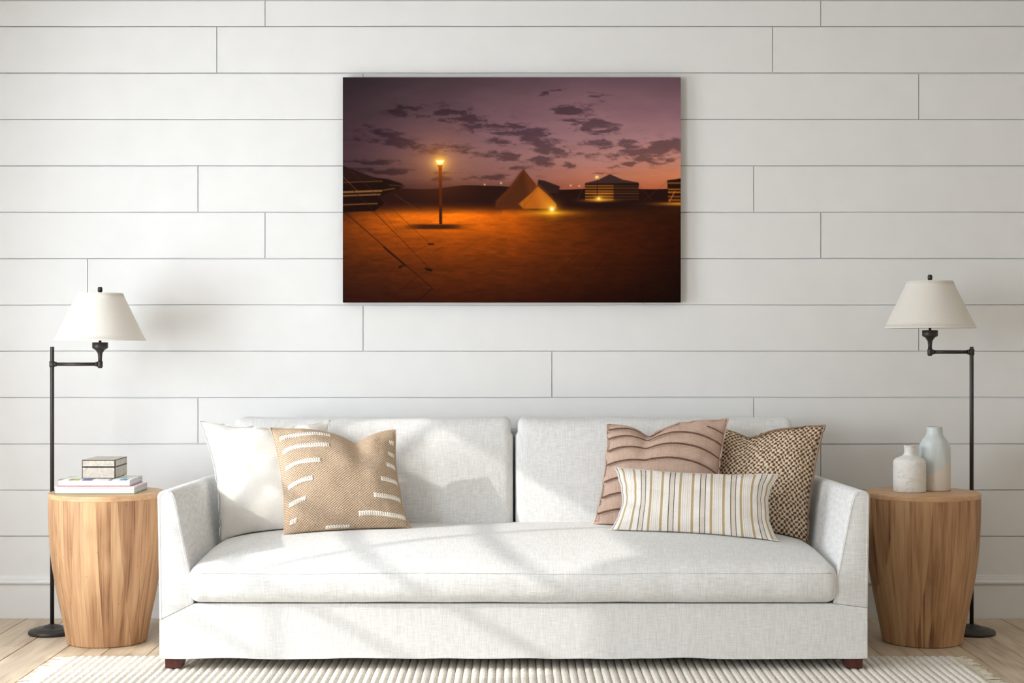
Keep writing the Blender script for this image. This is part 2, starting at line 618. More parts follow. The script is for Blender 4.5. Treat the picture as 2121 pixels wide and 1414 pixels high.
M['basket_edge'] = linen('brown_backing_cloth', rgb(160, 132, 106), rgb(132, 104, 80))
M['stripe'] = stripe_mat()

# ------------------------------------------------------------------ the setting
floor = box('floor', XL - 0.2, XR + 0.2, YF - 0.2, YB + 0.1, -0.12, -0.008, M['floor_gap'])
tag(floor, 'whitewashed oak plank floor under the rug and sofa', kind='structure')
BW = 0.157
k0 = math.floor((XL + 1.72) / BW) - 1
k = k0
while -1.72 + k * BW < XR:
    x0, x1 = -1.72 + k * BW, -1.72 + (k + 1) * BW
    y = YF - random.uniform(0, 1.4)
    while y < YB:
        L = random.choice((1.5, 1.8, 2.1))
        if YB - (y + L) < 0.3: L = YB - y + 0.01      # no slivers against the wall
        ya, yb = max(y, YF), min(y + L, YB)
        if yb - ya > 0.004 and x1 > XL and x0 < XR:
            xa, xb = max(x0, XL) + 0.0015, min(x1, XR) - 0.0015
            hx, hy = (xb - xa) / 2, (yb - ya) / 2 - 0.001
            v, f = box_vf(-hx, hx, -hy, hy, -0.012, 0)
            o = build('floor_plank', v, f, M['floor'], floor, smooth=False, bevel=0.0012, seg=1, local=True)
            o.location = ((xa + xb) / 2, (ya + yb) / 2, random.uniform(-0.0004, 0))
        y += L
    k += 1

# back wall: a backing wall with wide boards fixed on it, wavy joints between
wall_back = box('wall_back', XL - 0.2, XR + 0.2, YB + 0.010, YB + 0.15, -0.1, ZC + 0.1, M['wall'])
tag(wall_back, 'white painted wall of wide horizontal boards behind the sofa', kind='structure')
ppm = FPX / YB


def wx(px): return (px - 1060.5) / ppm
def wz(py): return EYE - (py - 707.0) / ppm


ROWS = [2, 55, 151.5, 247.5, 343.5, 439.5, 535.5, 631.5, 727, 823, 919, 1014.5, 1110, 1200]
GAPW = [0, 2.0, 3.6, 2.0, 2.4, 2.6, 2.0, 2.4, 2.0, 2.6, 2.8, 2.0, 2.0, 0]
JOINTS = [549, 449, 752, 1143, 410, 549, 181, 752, 1143, 410, 549, 449, 752]
PL = 1151.0


def edge_wave(row, x):
    return 0.9 * noise.noise(Vector((x * 1.6, row * 7.3, 0.5))) + 0.5 * noise.noise(Vector((x * 4.2, row * 3.1, 8.5)))


for r in range(len(ROWS) - 1):
    start = JOINTS[r]
    while start > -240: start -= PL
    xs = []
    while start < 2850:
        xs.append(start)
        start += PL
    for a, b_ in zip(xs, xs[1:] + [start]):
        pxa, pxb = max(a, 1060.5 + XL * ppm) + 0.75, min(b_, 1060.5 + XR * ppm) - 0.75
        if pxb - pxa < 8: continue
        n = max(2, int((pxb - pxa) / 24))
        top, bot = [], []
        for i in range(n + 1):
            px = pxa + (pxb - pxa) * i / n
            X = wx(px)
            gt, gb = GAPW[r] / 2, GAPW[r + 1] / 2
            wt = edge_wave(r * 2, X) if 0 < r else 0
            wb = edge_wave(r * 2 + 1, X) if r < len(ROWS) - 2 else 0
            top.append((X, wz(ROWS[r] + max(0.7, gt + wt) if r else ROWS[r])))
            bot.append((X, wz(ROWS[r + 1] - max(0.7, gb + wb) if r < len(ROWS) - 2 else ROWS[r + 1])))
        v, f = [], []
        yf = YB + random.uniform(-0.0006, 0.0006)
        for (x, z) in bot: v.append((x, yf, z))
        for (x, z) in top: v.append((x, yf, z))
        for (x, z) in bot: v.append((x, YB + 0.0102, z))
        for (x, z) in top: v.append((x, YB + 0.0102, z))
        q = n + 1
        for i in range(n):
            f.append((i, i + 1, q + i + 1, q + i))
            f.append((q + i, q + i + 1, 3 * q + i + 1, 3 * q + i))
            f.append((2 * q + i + 1, 2 * q + i, 3 * q + i, 3 * q + i + 1))
            f.append((i + 1, i, 2 * q + i, 2 * q + i + 1))
        f.append((0, q, 3 * q, 2 * q))
        f.append((q - 1, 2 * q + q - 1, 3 * q + q - 1, q + q - 1))
        build('wall_board', v, f, M['wall'], wall_back, smooth=False)

# skirting board with a moulded top
bb = [(0.0, 0.0), (0.016, 0.0), (0.016, 0.126), (0.011, 0.1275), (0.011, 0.1305), (0.019, 0.133), (0.023, 0.137), (0.023, 0.1425), (0.018, 0.147), (0.0105, 0.1495), (0.0105, 0.1525), (0.008, 0.158), (0.006, 0.165), (0.0, 0.167)]
v, f = [], []
for X in (XL, XR):
    for d, z in bb: v.append((X, YB - d, z))
n = len(bb)
for i in range(n): f.append((i, (i + 1) % n, (i + 1) % n + n, i + n))
f += [tuple(range(n)), tuple(reversed(range(n, 2 * n)))]
tag(build('baseboard_back', v, f, M['wall'], smooth=False), 'white moulded skirting board along the boarded wall', kind='structure')

ceiling = box('ceiling', XL - 0.2, XR + 0.2, YF - 0.2, YB + 0.1, ZC, ZC + 0.12, M['ceiling'])
tag(ceiling, 'plain white ceiling', kind='structure')


def wall_with_openings(name, label, axis, pos, thick, a0, a1, openings, mat):
    """A wall along 'y' (at x=pos) or 'x' (at y=pos) made of slabs round its window openings: one mesh."""
    acc = Acc()

    def slab(u0, u1, z0, z1):
        if u1 - u0 < 1e-4 or z1 - z0 < 1e-4: return
        if axis == 'y': acc.add(*box_vf(min(pos, pos + thick), max(pos, pos + thick), u0, u1, z0, z1))
        else: acc.add(*box_vf(u0, u1, min(pos, pos + thick), max(pos, pos + thick), z0, z1))
    u = a0
    for (w0, w1, z0, z1) in sorted(openings):
        slab(u, w0, 0, ZC)
        slab(w0, w1, 0, z0)
        slab(w0, w1, z1, ZC)
        u = w1
    slab(u, a1, 0, ZC)
    return tag(build(name, acc.v, acc.f, mat, smooth=False), label, kind='structure')


wall_with_openings('wall_left', 'white wall with windows on the sunny side of the room', 'y', XL, -0.12, YF, YB, WIN_L, M['wall'])
wall_with_openings('wall_front', 'plain warm white wall facing the sofa', 'x', YF, -0.12, XL, XR, [], M['side_wall'])
wall_with_openings('wall_right', 'plain warm white wall on the shaded side of the room', 'y', XR, 0.12, YF, YB, [], M['side_wall'])


def window(idx, axis, pos, w0, w1, z0, z1, vbars, hbars, bw=0.016, hw=0.036):
    root = bpy.data.objects.new('window_%d' % idx, None)
    COL.objects.link(root)
    root.location = (pos, (w0 + w1) / 2, z0) if axis == 'y' else ((w0 + w1) / 2, pos, z0)
    tag(root, 'white framed window divided by slim glazing bars', kind='structure')

    def bar(name, u0, u1, za, zb, t=0.03):
        if axis == 'y': box(name, pos - 0.06 - t, pos - 0.06, u0, u1, za, zb, M['wall'], root)
        else: box(name, u0, u1, pos - 0.06 - t, pos - 0.06, za, zb, M['wall'], root)
    fw = 0.05
    bar('window_frame', w0, w0 + fw, z0, z1, 0.05)
    bar('window_frame', w1 - fw, w1, z0, z1, 0.05)
    bar('window_frame', w0 + fw, w1 - fw, z0, z0 + fw, 0.05)
    bar('window_frame', w0 + fw, w1 - fw, z1 - fw, z1, 0.05)
    for u in vbars: bar('glazing_bar', u - bw / 2, u + bw / 2, z0 + fw, z1 - fw)
    for z in hbars: bar('glazing_bar', w0 + fw, w1 - fw, z - hw / 2, z + hw / 2, 0.024)


HB = [0.979, 1.236, 1.493, 1.75]
HB_LOW = [0.208, 0.465, 0.722]
HB = [0.722] + HB
window(1, 'y', XL, *WIN_L[0], [4.378, 4.90], HB_LOW[:2] + HB)
window(2, 'y', XL, *WIN_L[1], [1.5, 2.1], HB)

# ------------------------------------------------------------------ sofa
RUG_TOP = 0.0138
YS = 5.07                       # front of the sofa
sofa = thing('sofa', (0, YS + 0.45, RUG_TOP), 'long white linen two-seat sofa with sloping arms and dark wooden feet', 'sofa')
SXL, SXR = -1.138, 1.148
zi, zo, zo_r = 0.226, 0.172, 0.212           # mitred seam where the arms meet the front panel


def base_vf():
    nx = 90
    bot = []
    for i in range(nx + 1):
        t = i / nx
        x = SXL + (SXR - SXL) * t
        w = 0.0035 * noise.noise(Vector((x * 3.2, 2.0, 0.3))) + 0.003 * noise.noise(Vector((x * 8.0, 5.0, 0.3)))
        bot.append((x, 0.049 + w))
    return bot, [(SXR, zo_r), (SXR - 0.11, zi), (SXL + 0.11, zi), (SXL, zo)]


bot, rest = base_vf()
poly = bot + rest
v, f = prism_vf(poly, YS, 6.03)
base = build('base', v, f, M['linen'], sofa, smooth=False, bevel=0.0022, seg=2)


def arm(side):
    s = side
    xo = SXL if s < 0 else SXR
    m = -s                       # towards the middle
    prof = [(xo, (zo if s < 0 else zo_r) + 0.001), (xo + m * 0.11, zi + 0.001), (xo + m * 0.098, 0.33), (xo + m * 0.052, 0.565)]
    for a in range(0, 181, 20):
        an = math.radians(a)
        prof.append((xo + m * (0.025 + 0.027 * math.cos(an)) - m * 0.004, 0.572 + 0.020 * math.sin(an)))
    prof.append((xo - m * 0.003, 0.40))
    ny = 24
    v, f = [], []
    n = len(prof)
    for j in range(ny + 1):
        t = j / ny
        y = YS - 0.001 + (6.03 - YS + 0.001) * t
        for (x, z) in prof:
            zz = z - 0.022 * t * max(0.0, (z - 0.3) / 0.3)
            fold = 0.004 * noise.noise(Vector((y * 7, z * 5, s))) if 0 < j < ny else 0
            v.append((x + fold, y, zz))
    for j in range(ny):
        for i in range(n):
            a_, b_ = j * n + i, j * n + (i + 1) % n
            q = (a_, b_, b_ + n, a_ + n)
            f.append(q if s > 0 else q[::-1])
    c0, c1 = tuple(range(n)), tuple(range(ny * n, ny * n + n))
    f.append(c0[::-1] if s > 0 else c0)
    f.append(c1 if s > 0 else c1[::-1])
    o = build('arm', v, f, M['linen'], sofa, smooth=True, bevel=0.0025, seg=2)
    # sewn piping round the front of the arm
    path = [(x, YS - 0.001, z) for (x, z) in prof[1:]] + [(prof[0][0] , YS - 0.001, prof[0][1])]
    dense = []
    for p, q in zip(path, path[1:]):
        L = (Vector(q) - Vector(p)).length
        k_ = max(1, int(L / 0.03))
        for i in range(k_):
            dense.append(Vector(p).lerp(Vector(q), i / k_))
    dense.append(Vector(path[-1]))
    cx = sum(p.x for p in dense) / len(dense)
    dense = [Vector((p.x + (0.006 if p.x < cx else -0.006) + 0.0012 * noise.noise(Vector((p.z * 20, s, 3))), p.y + 0.001, p.z - (0.006 if p.z > 0.56 else 0))) for p in dense]
    v, f = tube_vf(dense, 0.0022, 6)
    build('piping', v, f, M['linen'], o)
    return o


arm(-1)
arm(1)
box('backrest', SXL + 0.06, SXR - 0.06, 5.90, 6.03, zi, 0.745, M['linen'], sofa, bevel=0.02, seg=3)

# seat cushion: one long cushion, plump in the middle
SW, SD_, SH = 2.098, 0.80, 0.118
scx, scy, scz = 0.004, 5.045 + SD_ / 2, 0.229 + SH / 2


def seat_deform(p, s):
    x, y, z = p
    wr = 0.004 * noise.noise(Vector((x * 9, y * 3, z * 6))) + 0.002 * noise.noise(Vector((x * 24, y * 5, z * 18)))
    if s[2] > -0.2:
        up = max(0.0, min(1.0, (s[2] + 0.2) / 1.2))
        ax = max(0.0, 1 - abs(s[0]) ** 5)
        ay = max(0.0, 1 - abs(min(0.0, s[1])) ** 2.2) * (1 - 0.25 * max(0.0, s[1]) ** 2)
        z += up * (0.066 * ax ** 0.7 * ay + 0.010 * ay)
        z += 0.006 * up * ax * noise.noise(Vector((x * 2.2, y * 3, 4)))
    bulge = (1 - s[0] ** 8) * (1 - s[2] ** 2)
    if s[1] < -0.5: y -= 0.012 * max(0.0, bulge) + wr
    if s[2] < -0.9: z += 0.0025 * noise.noise(Vector((x * 4, 1, 7)))
    return Vector((x + scx, y + scy, z + scz))


v, f = rounded_box_vf((SW, SD_, SH), 0.040, (120, 44, 14), seat_deform)
seat = build('seat_cushion', v, f, M['linen'], sofa)
# stitched seam along the upper front edge of the seat cushion
path = []
for i in range(81):
    s0 = -0.975 + 1.95 * i / 80
    p = Vector((s0 * SW / 2, -SD_ / 2 + 0.006, SH / 2 - 0.020))
    q = seat_deform(p, (s0, -0.985, 0.66))
    path.append(q + Vector((0, -0.0015, 0.0)))
v, f = tube_vf(path, 0.0016, 6)
build('seam', v, f, M['linen'], seat)


def back_cushion(x0, x1, seed):
    w, d, h = x1 - x0, 0.17, 0.405
    lean = 0.10

    def deform(p, s):
        x, y, z = p
        ax, az = max(0.0, 1 - abs(s[0]) ** 4), max(0.0, 1 - abs(s[2]) ** 4)
        if s[1] < 0: y -= 0.030 * ax * az * (1.1 - 0.25 * s[2])
        if s[1] > 0: y += 0.0 * ax
        y += 0.004 * noise.noise(Vector((x * 5 + seed, z * 6, 1)))
        # ears: corners a little raised, the top edge nearly straight
        if s[2] > 0.5: z += 0.006 * abs(s[0]) ** 6 + 0.004 * noise.noise(Vector((x * 4, seed, 2)))
        if abs(s[0]) > 0.9 and s[2] > 0.7: x *= 0.985
        t = (s[2] + 1) / 2
        y += lean * t
        return Vector((x + (x0 + x1) / 2, y + 5.70 + d / 2, z + 0.380 + h / 2))
    v, f = rounded_box_vf((w, d, h), 0.030, (56, 12, 36), deform)
    return build('back_cushion', v, f, M['linen'], sofa)


bc_l = back_cushion(-1.036, 0.0035, 1.0)
bc_r = back_cushion(0.0125, 1.046, 9.0)


def sofa_leg(x, y, sgn):
    zt = 0.056
    a0, a1 = 0.0, 0.0
    acc = Acc()
    t, b_ = 0.032, 0.026
    cxb = x - sgn * (t - b_) * -1
    v = [(x - t, y, zt), (x + t, y, zt), (x + t, y + 0.064, zt), (x - t, y + 0.064, zt)]
    ox = x + sgn * (t - b_)
    v += [(ox - b_, y + 0.004, RUG_TOP), (ox + b_, y + 0.004, RUG_TOP), (ox + b_, y + 0.056, RUG_TOP), (ox - b_, y + 0.056, RUG_TOP)]
    f = [(0, 1, 2, 3), (7, 6, 5, 4), (0, 4, 5, 1), (1, 5, 6, 2), (2, 6, 7, 3), (3, 7, 4, 0)]
    build('leg', v, f, M['leg'], sofa, smooth=False, bevel=0.002, seg=2)


for (x, y, sg) in ((-1.092, 5.085, -1), (1.104, 5.085, 1), (-1.092, 5.93, -1), (1.104, 5.93, 1)):
    sofa_leg(x, y, sg)

# ------------------------------------------------------------------ rug
RX0, RX1, RY0, RY1 = -1.488, 1.488, 3.4, 5.325
rug = thing('area_rug', (0, (RY0 + RY1) / 2, 0), 'cream ribbed wool rug with fringed ends under the sofa', 'rug')
box('backing', RX0 + 0.002, RX1 - 0.002, RY0, RY1 - 0.002, 0.0002, 0.0045, M['backing'], rug)
RIB = 0.0262
nr = round((RX1 - RX0) / RIB)
RIB = (RX1 - RX0) / nr
hl = (RY1 - RY0) / 2
v, f = [], []
ns, nl = 9, 60
for j in range(nl + 1):
    y = -hl + 2 * hl * j / nl
    end = min(1.0, (hl - abs(y)) / 0.008 + 0.55)
    for i in range(ns):
        a = math.pi * i / (ns - 1)
        w = 1 + 0.05 * noise.noise(Vector((y * 14, 0.2, i * 0.4)))
        v.append((math.cos(a) * RIB * 0.485 * w, y, 0.0025 + math.sin(a) ** 0.8 * 0.0105 * w * end))
for j in range(nl):
    for i in range(ns - 1):
        a = j * ns + i
        f.append((a, a + ns, a + ns + 1, a + 1))
f.append(tuple(range(ns)))
f.append(tuple(reversed(range(nl * ns, nl * ns + ns))))
rib0 = build('rib', v, f, M['wool'], rug, local=True)
rib0.location = (RX0 + RIB / 2, 0, 0)
for i in range(1, nr):
    o = rib0.copy()
    COL.objects.link(o)
    o.parent = rug
    o.location = (RX0 + RIB * (i + 0.5), 0, 0)
for sgn, xe in ((-1, RX0), (1, RX1)):
    acc = Acc()
    y = RY0
    tw = 0.0
    while y < RY1 - 0.004:
        L = random.uniform(0.058, 0.078)
        # strands gather loosely into tassels
        tw = 0.010 * math.sin(y * 90) + random.uniform(-0.008, 0.008)
        path = []
        for q in range(6):
            t = q / 5
            path.append((xe + sgn * (L * t - 0.006), y + tw * t * t, 0.005 - 0.0028 * min(1, t * 2) + 0.0012 * math.sin(t * 7 + y * 50)))
        acc.add(*tube_vf(path, [0.0022, 0.0024, 0.0024, 0.0022, 0.0019, 0.0010], 5))
        y += random.uniform(0.005, 0.0125)
    tag(build('fringe', acc.v, acc.f, M['fringe'], rug), kind='stuff')

# ------------------------------------------------------------------ side tables
TZ = 0.535


def drum_table(cx, cy, label, mat, mat_top, seed):
    rnd = random.Random(seed)
    t = thing('side_table', (cx, cy, 0), label, 'side table', 'wooden drum side tables at the sofa ends')
    prof = [(0.136, 0.0), (0.1405, 0.004), (0.150, 0.06), (0.160, 0.11), (0.172, 0.17), (0.183, 0.23), (0.191, 0.28), (0.197, 0.335), (0.2005, 0.39), (0.2025, 0.45), (0.2030, 0.5165)]
    # a turned block glued up from upright boards of unequal width: each board is a solid slab through the drum
    def radius(z):
        for (r0_, z0_), (r1_, z1_) in zip(prof, prof[1:]):
            if z <= z1_ + 1e-9:
                q_ = (z - z0_) / max(1e-9, z1_ - z0_)
                return r0_ + (r1_ - r0_) * q_
        return prof[-1][0]
    cuts, c = [(-0.30, 0.0)], -0.172 + rnd.uniform(-0.01, 0.01)
    while c < 0.17:
        cuts.append((c, rnd.choice((0.0, 0.0, 0.02, -0.03, 0.06, -0.06))))
        c += rnd.uniform(0.032, 0.068)
    cuts.append((0.30, 0.0))
    turn = rnd.uniform(-0.25, 0.25)
    ct, st = math.cos(turn), math.sin(turn)
    levels = [0.0, 0.004] + [0.004 + (0.5165 - 0.004) * q / 16 for q in range(1, 17)]
    m = 8
    for (ca_, ka), (cb_, kb) in zip(cuts, cuts[1:]):
        v, f = [], []
        for z in levels:
            r = radius(z)
            xa = max(-r, min(r, ca_ + ka * (z - 0.25) + 0.0002))
            xb = max(-r, min(r, cb_ + kb * (z - 0.25) - 0.0002))
            if xb < xa: xb = xa
            a_, b_ = math.acos(xa / r), math.acos(xb / r)
            ring = []
            for q in range(m + 1):
                an = a_ + (b_ - a_) * q / m
                ring.append((r * math.cos(an), -r * math.sin(an)))
            for q in range(m + 1):
                an = b_ + (a_ - b_) * q / m
                ring.append((r * math.cos(an), r * math.sin(an)))
            for (x, y) in ring:
                v.append((cx + x * ct - y * st, cy + x * st + y * ct, z))
        nn = 2 * (m + 1)
        for i in range(len(levels) - 1):
            for q in range(nn):
                f.append((i * nn + q, i * nn + (q + 1) % nn, (i + 1) * nn + (q + 1) % nn, (i + 1) * nn + q))
        f.append(tuple(reversed(range(nn))))
        f.append(tuple(range((len(levels) - 1) * nn, len(levels) * nn)))
        o = build('board', v, f, mat, t, smooth=True)
        o.data.set_sharp_from_angle(angle=math.radians(35))
    v, f = lathe_vf([(0.190, 0.5165), (0.2028, 0.5168), (0.2036, 0.519), (0.2034, 0.530), (0.2010, TZ - 0.0005), (0.1985, TZ)], (cx, cy, 0), 96)
    o = build('table_top', v, f, mat_top, t, smooth=False)
    return t


TLX, TRX, TY = -1.450, 1.4685, 5.625
drum_table(TLX, TY, 'turned wooden drum side table holding books and a box', M['drum_light'], M['drum_light_top'], 3)
drum_table(TRX, TY, 'turned wooden drum side table holding two vases', M['drum_light'], M['drum_light_top'], 11)


# ------------------------------------------------------------------ floor lamps
def floor_lamp(px, sx, py, arm_z, label):
    s = 1 if sx > px else -1
    t = thing('floor_lamp', (px, py, 0), label, 'floor lamp', 'swing arm floor lamps beside the sofa')
    B = M['bronze']
    v, f = lathe_vf([(0.083, 0.0), (0.0855, 0.004), (0.0855, 0.010), (0.081, 0.015), (0.067, 0.0175), (0.064, 0.021), (0.050, 0.0235), (0.034, 0.0255), (0.030, 0.030), (0.016, 0.0325), (0.0095, 0.036)], (px, py, 0), 64)
    build('base', v, f, B, t, bevel=0)
    v, f = lathe_vf([(0.0074, 0.030), (0.0074, 1.050), (0.0066, 1.0525)], (px, py, 0), 20)
    build('pole', v, f, B, t)
    v, f = lathe_vf([(0.0078, -0.0112), (0.0100, -0.0105), (0.0100, 0.0105), (0.0078, 0.0112)], (px, py, arm_z), 20)
    build('collar', v, f, B, t)
    v, f = tube_vf([(px + s * 0.008, py, arm_z), (sx - s * 0.008, py, arm_z)], 0.0066, 16)
    a = build('arm', v, f, B, t)
    for xx in (px + s * 0.012, sx - s * 0.012):
        v, f = tube_vf([(xx - 0.004, py, arm_z), (xx + 0.004, py, arm_z)], 0.0086, 16)
        build('arm_ring', v, f, B, a)
    v, f = lathe_vf([(0.007, -0.0145), (0.0078, -0.012), (0.0095, -0.009), (0.0097, 0.009), (0.0078, 0.0125)], (sx, py, arm_z), 20)
    build('hub', v, f, B, t)
    v, f = lathe_vf([(0.0070, 0.010), (0.0074, 0.026), (0.0088, 0.040), (0.0125, 0.046), (0.0140, 0.047), (0.0140, 0.049), (0.0180, 0.053), (0.0275, 0.0585), (0.0285, 0.060), (0.0285, 0.079), (0.0270, 0.080), (0.004, 0.0805)], (sx, py, arm_z), 32)
    build('socket_cup', v, f, B, t)
    v, f = lathe_vf([(0.0048, 0.079), (0.0048, 0.255)], (sx, py, arm_z), 14)
    build('stem', v, f, B, t)
    z0, z1 = 0.087, 0.261
    r0, r1 = 0.1655, 0.0815
    wt = 0.0016
    prof = [(r0 - wt, z0), (r0, z0), (r0 + 0.0006, z0 + 0.001), (r0 - 0.0025, z0 + 0.007), (r0 - 0.0037, z0 + 0.0072)]
    for i in range(1, 8):
        q = i / 8
        prof.append((r0 - 0.0008 - (r0 - r1) * q, z0 + (z1 - z0) * q))
    prof += [(r1 + 0.003, z1 - 0.006), (r1 + 0.0036, z1 - 0.0058), (r1 + 0.0008, z1), (r1 - wt, z1)]
    for i in range(7, -1, -1):
        q = i / 8
        prof.append((r0 - 0.0008 - wt - (r0 - r1) * q, z0 + (z1 - z0) * q))
    prof[-1] = (r0 - wt, z0)
    v, f = lathe_vf(prof, (sx, py, arm_z), 96, cap=False)
    sh = build('lamp_shade', v, f, M['shade'], t)
    acc = Acc()
    acc.add(*tube_vf([(sx + (r1 - 0.002) * math.cos(q * 2 * math.pi / 40), py + (r1 - 0.002) * math.sin(q * 2 * math.pi / 40), arm_z + z1 - 0.004) for q in range(40)], 0.0012, 6, True))
    for q in range(3):
        an = q * 2 * math.pi / 3 + 0.4
        acc.add(*tube_vf([(sx, py, arm_z + z1 - 0.004), (sx + (r1 - 0.002) * math.cos(an), py + (r1 - 0.002) * math.sin(an), arm_z + z1 - 0.004)], 0.0012, 6))
    build('shade_ring', acc.v, acc.f, B, sh)
    v, f = lathe_vf([(0.003, 0.250), (0.004, 0.263), (0.0062, 0.264), (0.0086, 0.268), (0.0086, 0.279), (0.0062, 0.2835), (0.002, 0.284)], (sx, py, arm_z), 24)
    build('finial', v, f, B, t)
    return t


LD = 5.77
kx = LD / FPX
floor_lamp((108 - 1060.5) * kx, (207.3 - 1060.5) * kx, LD, EYE - 47 * kx, 'dark bronze swing-arm lamp with ivory shade behind the table with books')
floor_lamp((2012.5 - 1060.5) * kx, (1926.3 - 1060.5) * kx, LD, EYE - 21.8 * kx, 'dark bronze swing-arm lamp with ivory shade behind the table with vases')


# ------------------------------------------------------------------ books and box
def book(x0, x1, y0, y1, z, h, top_mat, bot_mat, label):
    cx, cy = (x0 + x1) / 2, (y0 + y1) / 2
    t = thing('book', (cx, cy, z), label, 'book', 'hardback books on the side table')
    c = 0.0022
    box('page_block', x0 + 0.003, x1 - 0.003, y0 + 0.003, y1 - 0.004, z + c, z + h - c, M['paper'], t)
    box('front_cover', x0, x1, y0, y1, z + h - c, z + h, top_mat, t, bevel=0.0006)
    box('back_cover', x0, x1, y0, y1, z, z + c, bot_mat, t, bevel=0.0006)
    box('spine', x0, x1, y1 - 0.003, y1 + 0.001, z, z + h, M['white_cover'], t, bevel=0.0006)
    return t


BZ1 = TZ + 0.0252
book(-1.6125, -1.3285, 5.532, 5.722, TZ, 0.0252, M['white_cover'], M['green_cover'], 'white hardback book with green back cover lying on the wooden table')
book(-1.605, -1.348, 5.548, 5.728, BZ1, 0.0236, M['print_cover'], M['red_cover'], 'hardback book with colourful printed jacket lying on a white book')
BZ2 = BZ1 + 0.0236


def trinket_box(x0, x1, y0, y1, z, h):
    t = thing('trinket_box', ((x0 + x1) / 2, (y0 + y1) / 2, z), 'small champagne shagreen box with black edging on the books', 'box')
    split = h * 0.615
    e, p = 0.0030, 0.0008
    for nm, za, zb in (('body', z, z + split), ('lid', z + split + 0.0006, z + h)):
        o = box(nm, x0, x1, y0, y1, za, zb, M['black'], t, bevel=0.0006)
        box('panel', x0 + e, x1 - e, y0 - p, y0 + 0.001, za + e * 0.8, zb - e * 0.8, M['shagreen'], o)
        box('panel', x0 + e, x1 - e, y1 - 0.001, y1 + p, za + e * 0.8, zb - e * 0.8, M['shagreen'], o)
        box('panel', x1 - 0.001, x1 + p, y0 + e, y1 - e, za + e * 0.8, zb - e * 0.8, M['shagreen'], o)
        box('panel', x0 - p, x0 + 0.001, y0 + e, y1 - e, za + e * 0.8, zb - e * 0.8, M['shagreen'], o)
        if nm == 'lid':
            box('panel', x0 + e, x1 - e, y0 + e, y1 - e, zb - 0.001, zb + p, M['shagreen'], o)


trinket_box(-1.5345, -1.4155, 5.605, 5.775, BZ2, 0.0655)


# ------------------------------------------------------------------ vases
def vase(cx, cy, prof, mat, label):
    t = thing('vase', (cx, cy, TZ), label, 'vase', 'vases on the side table')
    # smooth the outline
    pts = []
    for i in range(len(prof) - 1):
        p0 = prof[max(0, i - 1)]; p1 = prof[i]; p2 = prof[i + 1]; p3 = prof[min(len(prof) - 1, i + 2)]
        for q in range(4):
            s = q / 4
            pts.append(tuple(0.5 * (2 * p1[k] + (p2[k] - p0[k]) * s + (2 * p0[k] - 5 * p1[k] + 4 * p2[k] - p3[k]) * s * s + (3 * p1[k] - p0[k] - 3 * p2[k] + p3[k]) * s ** 3) for k in (0, 1)))
    pts.append(prof[-1])
    wt = 0.0035
    pts[0] = (pts[0][0], 0.0)
    inner = [(max(0.004, r - wt), max(0.006, z)) for r, z in reversed(pts)]
    v, f = lathe_vf(pts + inner[1:], (cx, cy, TZ), 64)
    build('vessel', v, f, mat, t)
    return t


v1 = vase(1.4235, 5.625, [(0.054, 0.0), (0.0572, 0.003), (0.0578, 0.02), (0.0578, 0.06), (0.0578, 0.100), (0.0560, 0.110), (0.0480, 0.119), (0.0330, 0.1255), (0.0230, 0.131), (0.0193, 0.138), (0.0185, 0.150), (0.0190, 0.158), (0.0205, 0.1612), (0.0205, 0.1640), (0.0185, 0.1655)],
          M['plaster'], 'short white weathered bottle vase with narrow neck on the wooden table')
# drip mark moulded on its shoulder
vv, ff = rounded_box_vf((0.016, 0.008, 0.014), 0.0038, (8, 6, 8), lambda p, s: p + Vector((1.4285, 5.5705, TZ + 0.104)))
build('drip', vv, ff, M['plaster'], v1)
vase(1.5285, 5.683, [(0.052, 0.0), (0.0560, 0.002), (0.0568, 0.012), (0.0568, 0.06), (0.0568, 0.110), (0.0562, 0.146), (0.0535, 0.162), (0.0460, 0.178), (0.0360, 0.190), (0.0300, 0.200), (0.0282, 0.212), (0.0280, 0.222), (0.0282, 0.2265), (0.0272, 0.2285)],
     M['glazed'], 'tall bottle vase with pale blue glaze over a sand coloured base')


